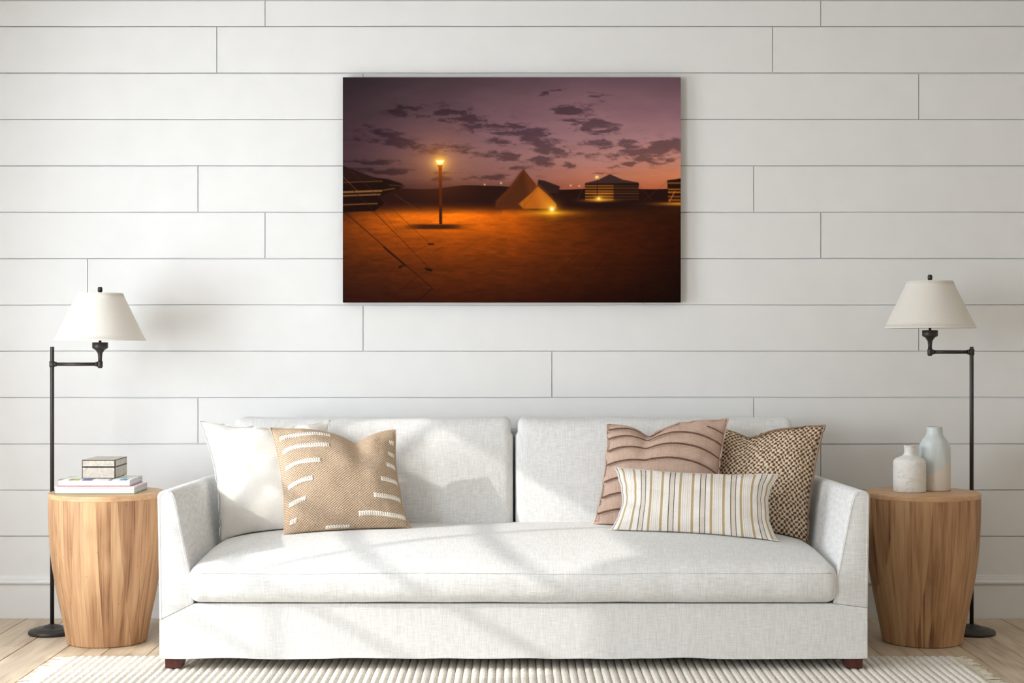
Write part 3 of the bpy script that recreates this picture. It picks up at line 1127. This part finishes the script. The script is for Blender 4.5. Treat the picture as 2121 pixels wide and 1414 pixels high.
# ------------------------------------------------------------------ cushions
class Pillow:
    behind, seat = [], None

    def __init__(self, TL, TR, BR, BL, T, pu, pv, chop=None, seed=0.0, wr=0.004, pvb=None):
        self.c = [Vector(p) for p in (TL, TR, BR, BL)]
        TL, TR, BR, BL = self.c
        ex, ey = (TR - TL + BR - BL) / 2, (TL - BL + TR - BR) / 2
        self.n = ex.cross(ey).normalized()
        self.ex, self.ey = ex, ey
        self.T, self.pu, self.pv, self.chop, self.seed, self.wr = T, pu, pv, chop, seed, wr
        self.pvb = pv if pvb is None else pvb

    def at(self, u, v, side, off=0.0):
        TL, TR, BR, BL = self.c
        s, t = 2 * u - 1, 2 * v - 1
        pv = self.pv if t > 0 else self.pvb
        wob = self.wr * 3 * noise.noise(Vector((t * 4, self.seed, 3.3))) * s ** 4 * (1 - t ** 4)
        s2 = s * (1 - self.pu * (1 - t * t) * s * s) + wob
        t2 = t * (1 - pv * (1 - s * s) * t * t)
        ch = 0.0
        if self.chop:
            uc, w, depth = self.chop
            g = math.exp(-(abs(u - uc) / w) ** 1.35)
            t2 -= 2 * depth * g * max(0.0, v) ** 4
            ch = 0.5 * math.exp(-((u - uc) / (w * 0.55)) ** 2) * max(0.0, v) ** 3
        uu, vv_ = (s2 + 1) / 2, (t2 + 1) / 2
        p = BL.lerp(BR, uu).lerp(TL.lerp(TR, uu), vv_)
        core = max(0.0, (1 - abs(s) ** 2.6)) * max(0.0, (1 - abs(t) ** 2.6))
        th = self.T * core ** 0.62 * (1 - ch) * (1 + 0.14 * (0.5 - v))
        e = 1 - core
        w = self.wr * (noise.noise(Vector((s * 3.1 + self.seed, t * 3.3, side * 2.0))) + 0.6 * e * noise.noise(Vector((s * 8 + self.seed, t * 8, 5.0))))
        th += w * min(1.0, core * 6)
        rim = self.wr * 1.5 * noise.noise(Vector((s * 3 + self.seed, t * 3, 9.0))) * e
        p = p + self.n * (side * (th + off) + rim)
        # the cloth gives way where it rests on the seat, the backrest or another cushion
        for tree in Pillow.behind:
            hit = tree.ray_cast(Vector((p.x, 4.5, p.z)), Vector((0, 1, 0)))
            if hit[0] is not None:
                lim = hit[0].y - (0.020 if side > 0 else 0.011)
                if p.y > lim and p.y - lim < 0.25: p.y = lim
        hit = Pillow.seat.ray_cast(Vector((p.x, p.y, 1.5)), Vector((0, 0, -1)))
        if hit[0] is not None and p.z < hit[0].z + 0.004 + off * 0.5:
            p.z = hit[0].z + 0.004 + off * 0.5
        return p

    def mesh(self, n=56):
        v, f, uv = [], [], []
        for side in (1, -1):
            for j in range(n + 1):
                for i in range(n + 1):
                    # finer towards the hem
                    u = 0.5 - 0.5 * math.cos(math.pi * i / n) * 0.6 + (i / n - 0.5) * 0.4 if False else i / n
                    w = j / n
                    u = u + 0.35 * math.sin(2 * math.pi * u) / (2 * math.pi) * -1
                    w = w + 0.35 * math.sin(2 * math.pi * w) / (2 * math.pi) * -1
                    v.append(self.at(u, w, side))
                    uv.append((u, w))
        q = (n + 1) ** 2
        for j in range(n):
            for i in range(n):
                a = j * (n + 1) + i
                f.append((a, a + 1, a + n + 2, a + n + 1))
                f.append((q + a + 1, q + a, q + a + n + 1, q + a + n + 2))
        return v, f, uv

    def build(self, name, mat, root, n=56):
        v, f, uv = self.mesh(n)
        o = build(name, v, f, mat, root, uvs=uv)
        import bmesh
        bm = bmesh.new()
        bm.from_mesh(o.data)
        bmesh.ops.remove_doubles(bm, verts=bm.verts, dist=1e-6)
        bm.to_mesh(o.data)
        bm.free()
        return o

    def band(self, name, u0, u1, v0, v1, mat, root, off=0.0018, curve=None, nu=30, nv=4):
        """A raised strip of cloth following the front of the cushion."""
        v, f, uv = [], [], []
        for layer in (off, -0.002):
            for j in range(nv + 1):
                for i in range(nu + 1):
                    u = u0 + (u1 - u0) * i / nu
                    w = v0 + (v1 - v0) * j / nv
                    if curve: w += curve(u)
                    edge = 0.45 if j in (0, nv) or i in (0, nu) else 1.0
                    v.append(self.at(u, w, 1, layer * edge if layer > 0 else layer))
                    uv.append((u, (w - v0) / (v1 - v0)))
        q = (nu + 1) * (nv + 1)
        for j in range(nv):
            for i in range(nu):
                a = j * (nu + 1) + i
                f.append((a, a + 1, a + nu + 2, a + nu + 1))
                f.append((q + a + 1, q + a, q + a + nu + 1, q + a + nu + 2))
        for i in range(nu):
            a = i; b_ = nv * (nu + 1) + i
            f.append((a + 1, a, q + a, q + a + 1))
            f.append((b_, b_ + 1, q + b_ + 1, q + b_))
        for j in range(nv):
            a = j * (nu + 1); b_ = a + nu
            f.append((a, a + nu + 1, q + a + nu + 1, q + a))
            f.append((b_ + nu + 1, b_, q + b_, q + b_ + nu + 1))
        return build(name, v, f, mat, root, uvs=uv)

    def hem(self, name, mat, root, r=0.0026):
        path = []
        m = 40
        for i in range(m): path.append(self.at(i / m, 0, 1))
        for i in range(m): path.append(self.at(1, i / m, 1))
        for i in range(m): path.append(self.at(1 - i / m, 1, 1))
        for i in range(m): path.append(self.at(0, 1 - i / m, 1))
        v, f = tube_vf(path, r, 6, closed=True)
        return build(name, v, f, mat, root)


def tree_of(o):
    off = origin_of(o)
    return BVHTree.FromPolygons([v_.co + off for v_ in o.data.vertices], [tuple(q.vertices) for q in o.data.polygons])


Pillow.seat = tree_of(seat)
Pillow.behind = [tree_of(bc_l), tree_of(bc_r)]
GRP = 'scatter cushions on the sofa'


def cushion_thing(pl, label):
    b_ = (pl.c[2] + pl.c[3]) / 2
    return thing('cushion', b_, label, 'cushion', GRP)


# ivory cushion in the corner
pl = Pillow(P(416, 872, 5.66), P(684, 869, 5.70), P(712, 1112, 5.56), P(456, 1119, 5.53), 0.072, 0.11, 0.09, (0.60, 0.2, 0.03), 1.0, 0.006)
t = cushion_thing(pl, 'plain ivory cushion in the sofa corner behind the beige cushion')
Pillow.behind.append(tree_of(pl.build('cover', M['satin'], t)))
pl.hem('hem_seam', M['satin'], t, 0.0018)

# beige woven cushion with white tufted bars
ivory_tree = Pillow.behind[-1]
pl = Pillow(P(560, 886, 5.555), P(819, 889, 5.60), P(851, 1101, 5.47), P(588, 1115, 5.385), 0.076, 0.085, 0.02, (0.665, 0.15, 0.135), 4.0, 0.005, 0.05)
t = cushion_thing(pl, 'beige woven cushion with short white tufted bars')
pl.build('cover', M['beige'], t)
pl.hem('hem_seam', M['beige'], t, 0.0028)


def droop(u):
    return -0.075 * max(0.0, (0.36 - u) / 0.36) ** 2 - 0.03 * max(0.0, (u - 0.7) / 0.3) ** 2


for (u0, u1, vc) in ((0.045, 0.47, 0.93), (0.045, 0.445, 0.80), (0.045, 0.36, 0.645), (0.045, 0.275, 0.48), (0.045, 0.195, 0.32), (0.045, 0.105, 0.165),
                     (0.945, 0.985, 0.88), (0.925, 0.985, 0.755), (0.895, 0.985, 0.63), (0.825, 0.985, 0.475), (0.74, 0.985, 0.31), (0.60, 0.985, 0.14)):
    pl.band('tufted_bar', u0, u1, vc - 0.021, vc + 0.021, M['tuft'], t, 0.0028, lambda u: droop(u) + 0.004 * math.sin(u * 19 + vc * 7))
pl.band('tufted_bar', 0.33, 0.52, 0.030, 0.052, M['tuft'], t, 0.0028)

# brown basket weave cushion
pl = Pillow(P(1480, 884, 5.74), P(1707, 880, 5.65), P(1673, 1124, 5.51), P(1445, 1105, 5.64), 0.078, 0.095, 0.03, (0.32, 0.17, 0.09), 8.0, 0.006)
t = cushion_thing(pl, 'chunky brown and cream basket weave cushion beside the sofa arm')
Pillow.behind.append(tree_of(pl.build('cover', M['basket'], t)))
pl.hem('hem_seam', M['basket_edge'], t, 0.003)

# mauve cushion with dark lines
pl = Pillow(P(1257, 878, 5.68), P(1507, 866, 5.62), P(1486, 1100, 5.50), P(1228, 1091, 5.595), 0.068, 0.07, 0.02, (0.36, 0.13, 0.125), 12.0, 0.005)
t = cushion_thing(pl, 'dusty mauve cushion with thin dark horizontal lines')
Pillow.behind.append(tree_of(pl.build('cover', M['mauve'], t)))
pl.hem('hem_seam', M['mauve'], t, 0.0022)


def sag(u):
    return -0.05 * max(0.0, (0.42 - u) / 0.42) ** 2 - 0.15 * max(0.0, (u - 0.45) / 0.55) ** 2.2


for vc in (0.985, 0.895, 0.775, 0.635, 0.475, 0.325, 0.175):
    u1 = 0.985 if vc < 0.95 else 0.45
    pl.band('dark_line', 0.012, u1, vc - 0.0075, vc + 0.0075, M['mauve_dark'], t, 0.0016, sag, 60, 2)
pl.band('dark_line', 0.84, 0.985, 0.992, 1.004, M['mauve_dark'], t, 0.0016, sag, 20, 2)

# striped lumbar cushion
pl = Pillow(P(1272, 967, 5.475), P(1612, 982, 5.395), P(1616, 1127, 5.305), P(1260, 1105, 5.41), 0.066, 0.135, 0.09, None, 17.0, 0.006, 0.05)
t = cushion_thing(pl, 'long cream lumbar cushion with tan and brown vertical stripes')
pl.build('cover', M['stripe'], t)
pl.hem('hem_seam', M['satin'], t, 0.0018)

# ------------------------------------------------------------------ picture on the wall
PX0, PX1, PY0, PY1 = 710, 1410, 160, 626
PYF = 6.060                      # front of the canvas
kp = PYF / FPX
X0, X1 = (PX0 - 1060.5) * kp, (PX1 - 1060.5) * kp
Z1, Z0 = EYE - (PY0 - 707) * kp, EYE - (PY1 - 707) * kp


def fbm(xs, ys, octaves=5, seed=0, gain=0.55):
    """Value noise on numpy grids."""
    rs = np.random.RandomState(seed)
    tab = rs.rand(256, 256)
    out = np.zeros_like(xs); amp = 1.0; tot = 0.0; fr = 1.0
    for o in range(octaves):
        x, y = xs * fr + 13.7 * o, ys * fr + 7.1 * o
        xi, yi = np.floor(x).astype(int), np.floor(y).astype(int)
        fx, fy = x - xi, y - yi
        fx, fy = fx * fx * (3 - 2 * fx), fy * fy * (3 - 2 * fy)
        a = tab[yi % 256, xi % 256]; b = tab[yi % 256, (xi + 1) % 256]
        c = tab[(yi + 1) % 256, xi % 256]; d = tab[(yi + 1) % 256, (xi + 1) % 256]
        out += amp * ((a * (1 - fx) + b * fx) * (1 - fy) + (c * (1 - fx) + d * fx) * fy)
        tot += amp; amp *= gain; fr *= 2.0
    return out / tot


def paint(W, H):
    """A dusk desert camp: purple clouded sky, tents, a lamp post and lanterns on orange sand. Canvas units 700 x 466."""
    x, y = np.meshgrid(np.linspace(0, 700, W), np.linspace(0, 466, H))
    img = np.zeros((H, W, 3))

    def grid(rows, cols, table):
        t = np.array(table, float)
        yy = np.interp(y[:, 0], rows, np.arange(len(rows)))
        xx = np.interp(x[0], cols, np.arange(len(cols)))
        yi = np.clip(np.floor(yy).astype(int), 0, len(rows) - 2); xi = np.clip(np.floor(xx).astype(int), 0, len(cols) - 2)
        fy = (yy - yi); fx = (xx - xi)
        fy = (fy * fy * (3 - 2 * fy) * .5 + fy * .5)[:, None, None]; fx = (fx * fx * (3 - 2 * fx) * .5 + fx * .5)[None, :, None]
        a = t[yi][:, xi]; b = t[yi][:, xi + 1]; c = t[yi + 1][:, xi]; d = t[yi + 1][:, xi + 1]
        return (a * (1 - fx) + b * fx) * (1 - fy) + (c * (1 - fx) + d * fx) * fy

    def mix(mask, col):
        m = np.clip(mask, 0, 1)[..., None]
        img[:] = img * (1 - m) + np.array(col, float) * m

    def glow(cx, cy, rx, ry, col, k=1.0, p=1.0):
        d = np.sqrt(((x - cx) / rx) ** 2 + ((y - cy) / ry) ** 2)
        m = k * np.exp(-d ** (2 * p))[..., None]
        img[:] = 255 - (255 - img) * (1 - m * np.array(col, float) / 255)

    def poly(pts, soft=0.8):
        """Smooth mask of a convex or concave polygon by crossing count plus a soft edge."""
        inside = np.zeros(x.shape, bool)
        dist = np.full(x.shape, 1e9)
        n = len(pts)
        for i in range(n):
            x1, y1 = pts[i]; x2, y2 = pts[(i + 1) % n]
            if y1 != y2:
                c = ((y1 > y) != (y2 > y)) & (x < (x2 - x1) * (y - y1) / (y2 - y1) + x1)
                inside ^= c
            L2 = (x2 - x1) ** 2 + (y2 - y1) ** 2 + 1e-9
            t = np.clip(((x - x1) * (x2 - x1) + (y - y1) * (y2 - y1)) / L2, 0, 1)
            dist = np.minimum(dist, np.hypot(x - x1 - t * (x2 - x1), y - y1 - t * (y2 - y1)))
        sd = np.where(inside, dist, -dist)
        return np.clip(sd / soft * 0.5 + 0.5, 0, 1)

    def line(x1, y1, x2, y2, w, col, k=1.0):
        L2 = (x2 - x1) ** 2 + (y2 - y1) ** 2
        t = np.clip(((x - x1) * (x2 - x1) + (y - y1) * (y2 - y1)) / L2, 0, 1)
        d = np.hypot(x - x1 - t * (x2 - x1), y - y1 - t * (y2 - y1))
        mix(k * np.clip((w / 2 + 0.5 - d), 0, 1), col)

    # sky
    img[:] = grid([0, 60, 120, 170, 205, 230], [0, 175, 350, 525, 700], [
        [(42, 32, 36), (60, 46, 52), (75, 57, 63), (88, 66, 74), (85, 64, 72)],
        [(52, 38, 43), (72, 54, 60), (97, 71, 78), (112, 82, 88), (112, 82, 90)],
        [(60, 42, 48), (90, 64, 70), (116, 84, 90), (132, 97, 100), (140, 102, 106)],
        [(66, 45, 50), (98, 68, 66), (128, 90, 88), (148, 104, 98), (168, 114, 100)],
        [(66, 43, 46), (86, 57, 54), (122, 80, 74), (154, 95, 76), (176, 106, 74)],
        [(52, 32, 32), (64, 38, 36), (108, 64, 54), (146, 80, 56), (158, 84, 54)]])
    img[:] = img * np.interp(x, [0, 250, 500, 700], [1.0, 1.06, 1.14, 1.14])[..., None]
    nz = fbm(x / 30 + 0.5 * fbm(x / 22, y / 12, 3, 5), y / 9, 6, 2, 0.62)
    clouds = np.zeros_like(x)
    for (cx, cy, rx, ry, tilt, k) in [(300, 105, 62, 15, .12, 1), (385, 118, 66, 20, .38, 1.1), (425, 146, 46, 14, .3, 1.05), (340, 165, 60, 10, .1, .9),
                                      (400, 172, 60, 11, .15, .95), (455, 180, 40, 7, .05, .8), (375, 188, 42, 6, .0, .7), (520, 102, 62, 16, .12, 1.05), (480, 70, 50, 15, .0, .85),
                                      (560, 138, 70, 11, -.05, 1.05), (640, 155, 88, 21, -.10, 1.3), (600, 178, 55, 7, -.12, 1.0), (690, 138, 26, 12, -.1, .95), (510, 160, 32, 6, .0, .8),
                                      (520, 40, 40, 9, .1, .6), (100, 135, 70, 14, .15, .9), (170, 146, 56, 12, .12, .9), (250, 152, 44, 12, .2, .9), (60, 112, 60, 12, .1, .8),
                                      (240, 82, 66, 20, .2, .8), (140, 70, 60, 16, .1, .6), (60, 176, 70, 6, .03, .9), (90, 196, 90, 7, .05, .8), (270, 208, 90, 6, -.02, .9),
                                      (220, 198, 40, 4, 0, .7), (330, 134, 30, 8, .1, .7), (430, 32, 40, 6, -.2, .5), (520, 200, 40, 3, -.02, .5)]:
        dx, dy = x - cx, y - cy
        xr, yr = dx * math.cos(tilt) + dy * math.sin(tilt), -dx * math.sin(tilt) + dy * math.cos(tilt)
        g = np.exp(-((xr / rx) ** 2 + (yr / ry) ** 2) * 1.1) * k
        clouds = np.maximum(clouds, g)
    cm = np.clip((clouds * 0.80 + (nz - 0.5) * 2.3 - 0.21) * 2.2, 0, 1) * np.clip(clouds * 3, 0, 1)
    shadow_col = img * 0.58 + np.array([2, 0, 4.0])
    img[:] = img * (1 - 0.92 * cm[..., None]) + shadow_col * 0.92 * cm[..., None]
    img[:] *= (0.95 + 0.10 * fbm(x / 60, y / 16, 4, 9))[..., None]

    # far dunes
    top = 229 - 5 * np.exp(-((x - 250) / 45) ** 2) - 3 * np.exp(-((x - 330) / 40) ** 2) - 2 * np.sin(x / 37) + 3 * np.exp(-((x - 480) / 60) ** 2)
    dune = np.clip((y - top) * 0.8, 0, 1)
    mix(dune, (36, 17, 14))
    # small far lights
    for (cx, cy, r_) in ((294, 222, 2.0), (328, 219, 2.2), (472, 224, 2.0), (490, 225, 1.8)):
        glow(cx, cy, r_ * 0.9, r_ * 0.9, (255, 190, 90), 0.8)

    # sand
    sand = grid([262, 285, 310, 345, 400, 466], [0, 60, 130, 230, 350, 450, 560, 700], [
        [(30, 13, 9), (46, 20, 9), (70, 30, 9), (84, 36, 9), (70, 32, 10), (52, 25, 10), (46, 22, 10), (54, 28, 8)],
        [(66, 29, 8), (120, 54, 10), (168, 78, 10), (198, 92, 10), (160, 72, 10), (92, 42, 10), (58, 26, 10), (46, 20, 9)],
        [(98, 43, 9), (128, 57, 10), (150, 68, 10), (168, 76, 9), (150, 66, 9), (98, 43, 9), (66, 27, 9), (46, 18, 8)],
        [(84, 36, 9), (104, 45, 9), (120, 51, 9), (130, 56, 9), (124, 53, 9), (92, 39, 9), (66, 26, 8), (40, 15, 7)],
        [(58, 25, 10), (66, 28, 9), (76, 32, 9), (86, 36, 9), (82, 34, 9), (68, 28, 8), (52, 20, 7), (30, 11, 6)],
        [(38, 15, 9), (42, 17, 9), (46, 18, 8), (52, 20, 8), (50, 19, 8), (42, 15, 7), (32, 11, 6), (20, 7, 4)]])
    ys = np.clip((y - 262) / 200, 0.02, 1)
    ripple = fbm(x / 22, y / 5, 5, 21, 0.62)
    sand = sand * (1 + 0.22 * np.exp(-((x - 220) / 170) ** 2 - ((y - 292) / 34) ** 2))[..., None]
    sand = sand * (0.80 + 0.42 * ripple)[..., None]
    m = np.clip((y - 264 + 3 * np.sin(x / 50)) / 14, 0, 1)
    m = np.where((x > 60) & (x < 330), np.clip((y - 258) / 26, 0, 1), m)[..., None]
    img[:] = img * (1 - m) + sand * m

    # dark striped tents at the edge, with pale bands
    mix(poly([(-5, 181), (30, 196), (62, 207), (94, 211), (122, 220), (128, 226), (108, 234), (90, 240), (80, 246), (84, 262), (66, 277), (-5, 279)], 1.2), (24, 11, 8))
    mix(poly([(0, 184), (60, 206), (80, 214), (0, 215)], 2.5), (34, 18, 14))
    for (ya, yb, xe, c) in ((216, 218, 82, (84, 50, 26)), (235, 239, 82, (120, 80, 44)), (243, 246, 78, (116, 76, 40)), (262, 264.5, 72, (108, 62, 26))):
        mix(poly([(-5, ya + 1), (xe, ya - 2), (xe, yb - 2), (-5, yb + 1)], 1.0), c)
    mix(poly([(84, 232), (108, 229), (108, 231.5), (84, 235)], 1.0), (84, 54, 30))
    mix(poly([(96, 222), (126, 224), (126, 226), (96, 224)], 1.0), (58, 36, 22))

    # bell tent, its lit porch, another roof behind
    mix(poly([(405, 212), (418, 214), (450, 226), (446, 240), (400, 240)], 1.2), (46, 28, 24))
    mix(poly([(374, 191), (380, 197), (402, 224), (436, 262), (440, 271), (316, 270), (318, 256), (346, 228), (366, 200)], 1.0), (92, 46, 20))
    mix(0.75 * poly([(374, 191), (388, 250), (372, 271), (316, 270), (318, 256), (346, 228)], 6.0), (70, 34, 18))
    mix(poly([(404, 226), (424, 243), (442, 262), (443, 272), (374, 272), (364, 262), (390, 240)], 1.4), (168, 88, 22))
    mix(0.6 * poly([(404, 226), (430, 250), (438, 270), (412, 271), (400, 245)], 8.0), (206, 116, 34))
    for xs_ in (338, 352, 366, 376):
        line(374, 200, xs_, 270, 0.8, (60, 30, 14), 0.5)
    line(404, 228, 374, 271, 0.8, (120, 62, 20), 0.6)

    # striped marquee
    mix(poly([(502, 219), (530, 212), (548, 203), (553, 200.5), (559, 203), (580, 212), (613, 218), (613, 226), (502, 228)], 0.9), (58, 40, 38))
    mix(poly([(502, 220), (613, 219), (613, 254), (502, 256)], 0.8), (34, 17, 12))
    lit = poly([(502, 222), (561, 220), (561, 256), (502, 256)], 0.8)
    for i, yy_ in enumerate((224.5, 229.5, 235.5, 240.5, 247, 252.5)):
        b_ = np.exp(-((y - yy_) / 1.5) ** 2)
        mix(lit * b_ * (0.65 if i != 3 else 0.95), (196, 116, 34))
        mix(poly([(561, 220), (613, 220), (613, 254), (561, 256)], 0.8) * b_ * (0.35 if i not in (1, 3) else 0.6), (112, 70, 36))
    mix(0.35 * lit * np.exp(-((x - 540) / 22) ** 2 - ((y - 250) / 14) ** 2), (220, 140, 40))
    line(527, 208, 527, 250, 1.6, (52, 24, 12))
    glow(526.5, 207, 3.6, 3.6, (255, 200, 80), 1.0)
    mix(np.exp(-((x - 526.5) / 1.8) ** 2 - ((y - 207) / 2.0) ** 2), (255, 226, 120))
    glow(530, 251, 7, 5, (255, 170, 40), 0.9)
    mix(np.exp(-((x - 530) / 1.9) ** 2 - ((y - 251) / 1.9) ** 2), (255, 240, 190))
    glow(530, 255, 30, 3, (230, 130, 30), 0.7)
    line(613, 221, 640, 254, 0.7, (92, 52, 34), 0.7)
    line(502, 221, 486, 252, 0.7, (92, 52, 34), 0.7)
    # tent cut by the canvas edge
    mix(poly([(672, 213), (690, 211), (705, 208), (705, 262), (674, 260)], 0.9), (36, 18, 12))
    for yy_, c in ((219, (130, 76, 30)), (232, (150, 86, 28)), (238, (176, 100, 28)), (247, (130, 70, 22)), (254, (150, 84, 24))):
        mix(poly([(673, 210), (705, 206), (705, 262), (674, 260)], 0.8) * np.exp(-((y - yy_) / 1.7) ** 2), c)
    line(676, 258, 688, 236, 1.6, (196, 120, 44), 0.9)
    glow(700, 262, 46, 3.5, (255, 150, 30), 0.75)
    line(672, 216, 622, 256, 0.7, (92, 52, 34), 0.6)

    # lantern in front of the bell tent
    glow(433, 281, 38, 4.5, (255, 160, 20), 0.85, 0.7)
    glow(433, 274, 12, 12, (255, 160, 20), 0.9, 0.7)
    mix(1.3 * np.exp(-((x - 433) / 4.2) ** 2 - ((y - 273) / 4.4) ** 2), (255, 240, 190))

    # lamp post: shadow, pole, burning head
    sh = np.exp(-(np.abs((x - 192) / 58) ** 4) - ((y - 309.5 - (x - 192) * -0.005) / 5.5) ** 4)
    mix(0.92 * sh, (40, 19, 12))
    glow(201, 177, 46, 42, (200, 96, 20), 0.6, 0.6)
    glow(201, 176, 15, 14, (255, 160, 10), 0.95, 0.8)
    pole = poly([(199, 186), (205, 186), (205.5, 304), (200, 304)], 1.0)
    mix(pole, (84, 34, 10))
    mix(pole * np.exp(-((y - 186) / 26) ** 2), (150, 66, 12))
    mix(pole * np.clip((y - 262) / 12, 0, 1), (54, 24, 10))
    mix(poly([(192, 171), (211, 171), (206, 181), (196, 181)], 1.2), (255, 226, 90))
    mix(poly([(194, 173), (209, 173), (205, 179), (197, 179)], 1.4), (255, 250, 214))
    mix(poly([(195, 182), (207, 182), (206, 186), (197, 186)], 0.9), (180, 88, 14))

    # guy ropes with pegs
    for (x1, y1, x2, y2, w, c, k) in ((0, 276, 186, 437, 1.5, (34, 17, 9), .95), (85, 352, 130, 390, 3.2, (30, 15, 9), .85), (0, 212, 180, 396, 1.2, (56, 26, 10), .9), (0, 205, 30, 235, 1.2, (130, 78, 34), .6),
                              (8, 186, 182, 346, 0.9, (66, 32, 12), .8), (108, 243, 164, 280, 0.9, (108, 66, 34), .6), (70, 262, 112, 318, .7, (66, 32, 12), .6), (186, 437, 150, 466, 1.6, (28, 13, 8), .8),
                              (152, 414, 96, 462, 1.2, (32, 15, 8), .7), (182, 346, 118, 374, 0.9, (50, 22, 8), .6), (180, 398, 150, 416, 1.0, (40, 18, 8), .6)):
        line(x1, y1, x2, y2, w, c, k)
    mix(poly([(170, 394), (186, 398), (184, 402), (172, 399)], 1.0), (22, 10, 7))
    mix(poly([(176, 344), (190, 344), (188, 347), (178, 347)], 1.0), (34, 15, 8))
    mix(poly([(116, 391), (126, 388), (122, 394), (116, 396)], 1.0), (28, 13, 8))
    # tracks in the sand
    for (x1, y1, x2, y2) in ((500, 352, 430, 420), (560, 350, 520, 400), (430, 300, 500, 292), (190, 358, 208, 352), (60, 380, 110, 372), (480, 345, 520, 338)):
        line(x1, y1, x2, y2, 2.2, (30, 12, 6), 0.25)
    return np.clip(img, 0, 255)


picture = thing('wall_picture', ((X0 + X1) / 2, YB, Z0), 'large unframed canvas print of desert tents at dusk above the sofa', 'picture')
W_, H_ = 640, 426
img = paint(W_, H_) / 255.0
linimg = 1.18 * np.where(img <= 0.04045, img / 12.92, ((img + 0.055) / 1.055) ** 2.4)
gx, gz = np.meshgrid(np.linspace(X0, X1, W_), np.linspace(Z1, Z0, H_))
org = np.array(picture.location)
co = np.stack([gx - org[0], np.full_like(gx, PYF - org[1]), gz - org[2]], -1).reshape(-1, 3).astype(np.float32)
a = (np.arange(H_ - 1)[:, None] * W_ + np.arange(W_ - 1)[None, :]).reshape(-1)
quads = np.stack([a, a + W_, a + W_ + 1, a + 1], -1).astype(np.int32)
me = bpy.data.meshes.new('canvas_print')
me.vertices.add(len(co)); me.vertices.foreach_set('co', co.reshape(-1))
me.loops.add(quads.size); me.loops.foreach_set('vertex_index', quads.reshape(-1))
me.polygons.add(len(quads))
me.polygons.foreach_set('loop_start', np.arange(0, quads.size, 4, dtype=np.int32))
me.update(calc_edges=True)
ca = me.color_attributes.new('print', 'FLOAT_COLOR', 'POINT')
rgba = np.concatenate([linimg.reshape(-1, 3), np.ones((len(co), 1))], 1).astype(np.float32)
ca.data.foreach_set('color', rgba.reshape(-1))
m, nt, b = new_mat('printed_canvas')
at = N(nt, 'ShaderNodeAttribute'); at.attribute_name = 'print'
nt.links.new(at.outputs['Color'], b.inputs['Base Color'])
b.inputs['Roughness'].default_value = 0.9
b.inputs['Specular IOR Level'].default_value = 0.05
me.materials.append(m)
pr = bpy.data.objects.new('canvas_print', me)
COL.objects.link(pr)
pr.parent = picture
M['canvas_side'] = plain('dark_canvas_edge', rgb(44, 28, 26), 0.9, 0.1)
e = 0.0005
box('canvas_stretcher', X0, X1, PYF + e, YB - 0.001, Z0, Z1, M['canvas_side'], picture)
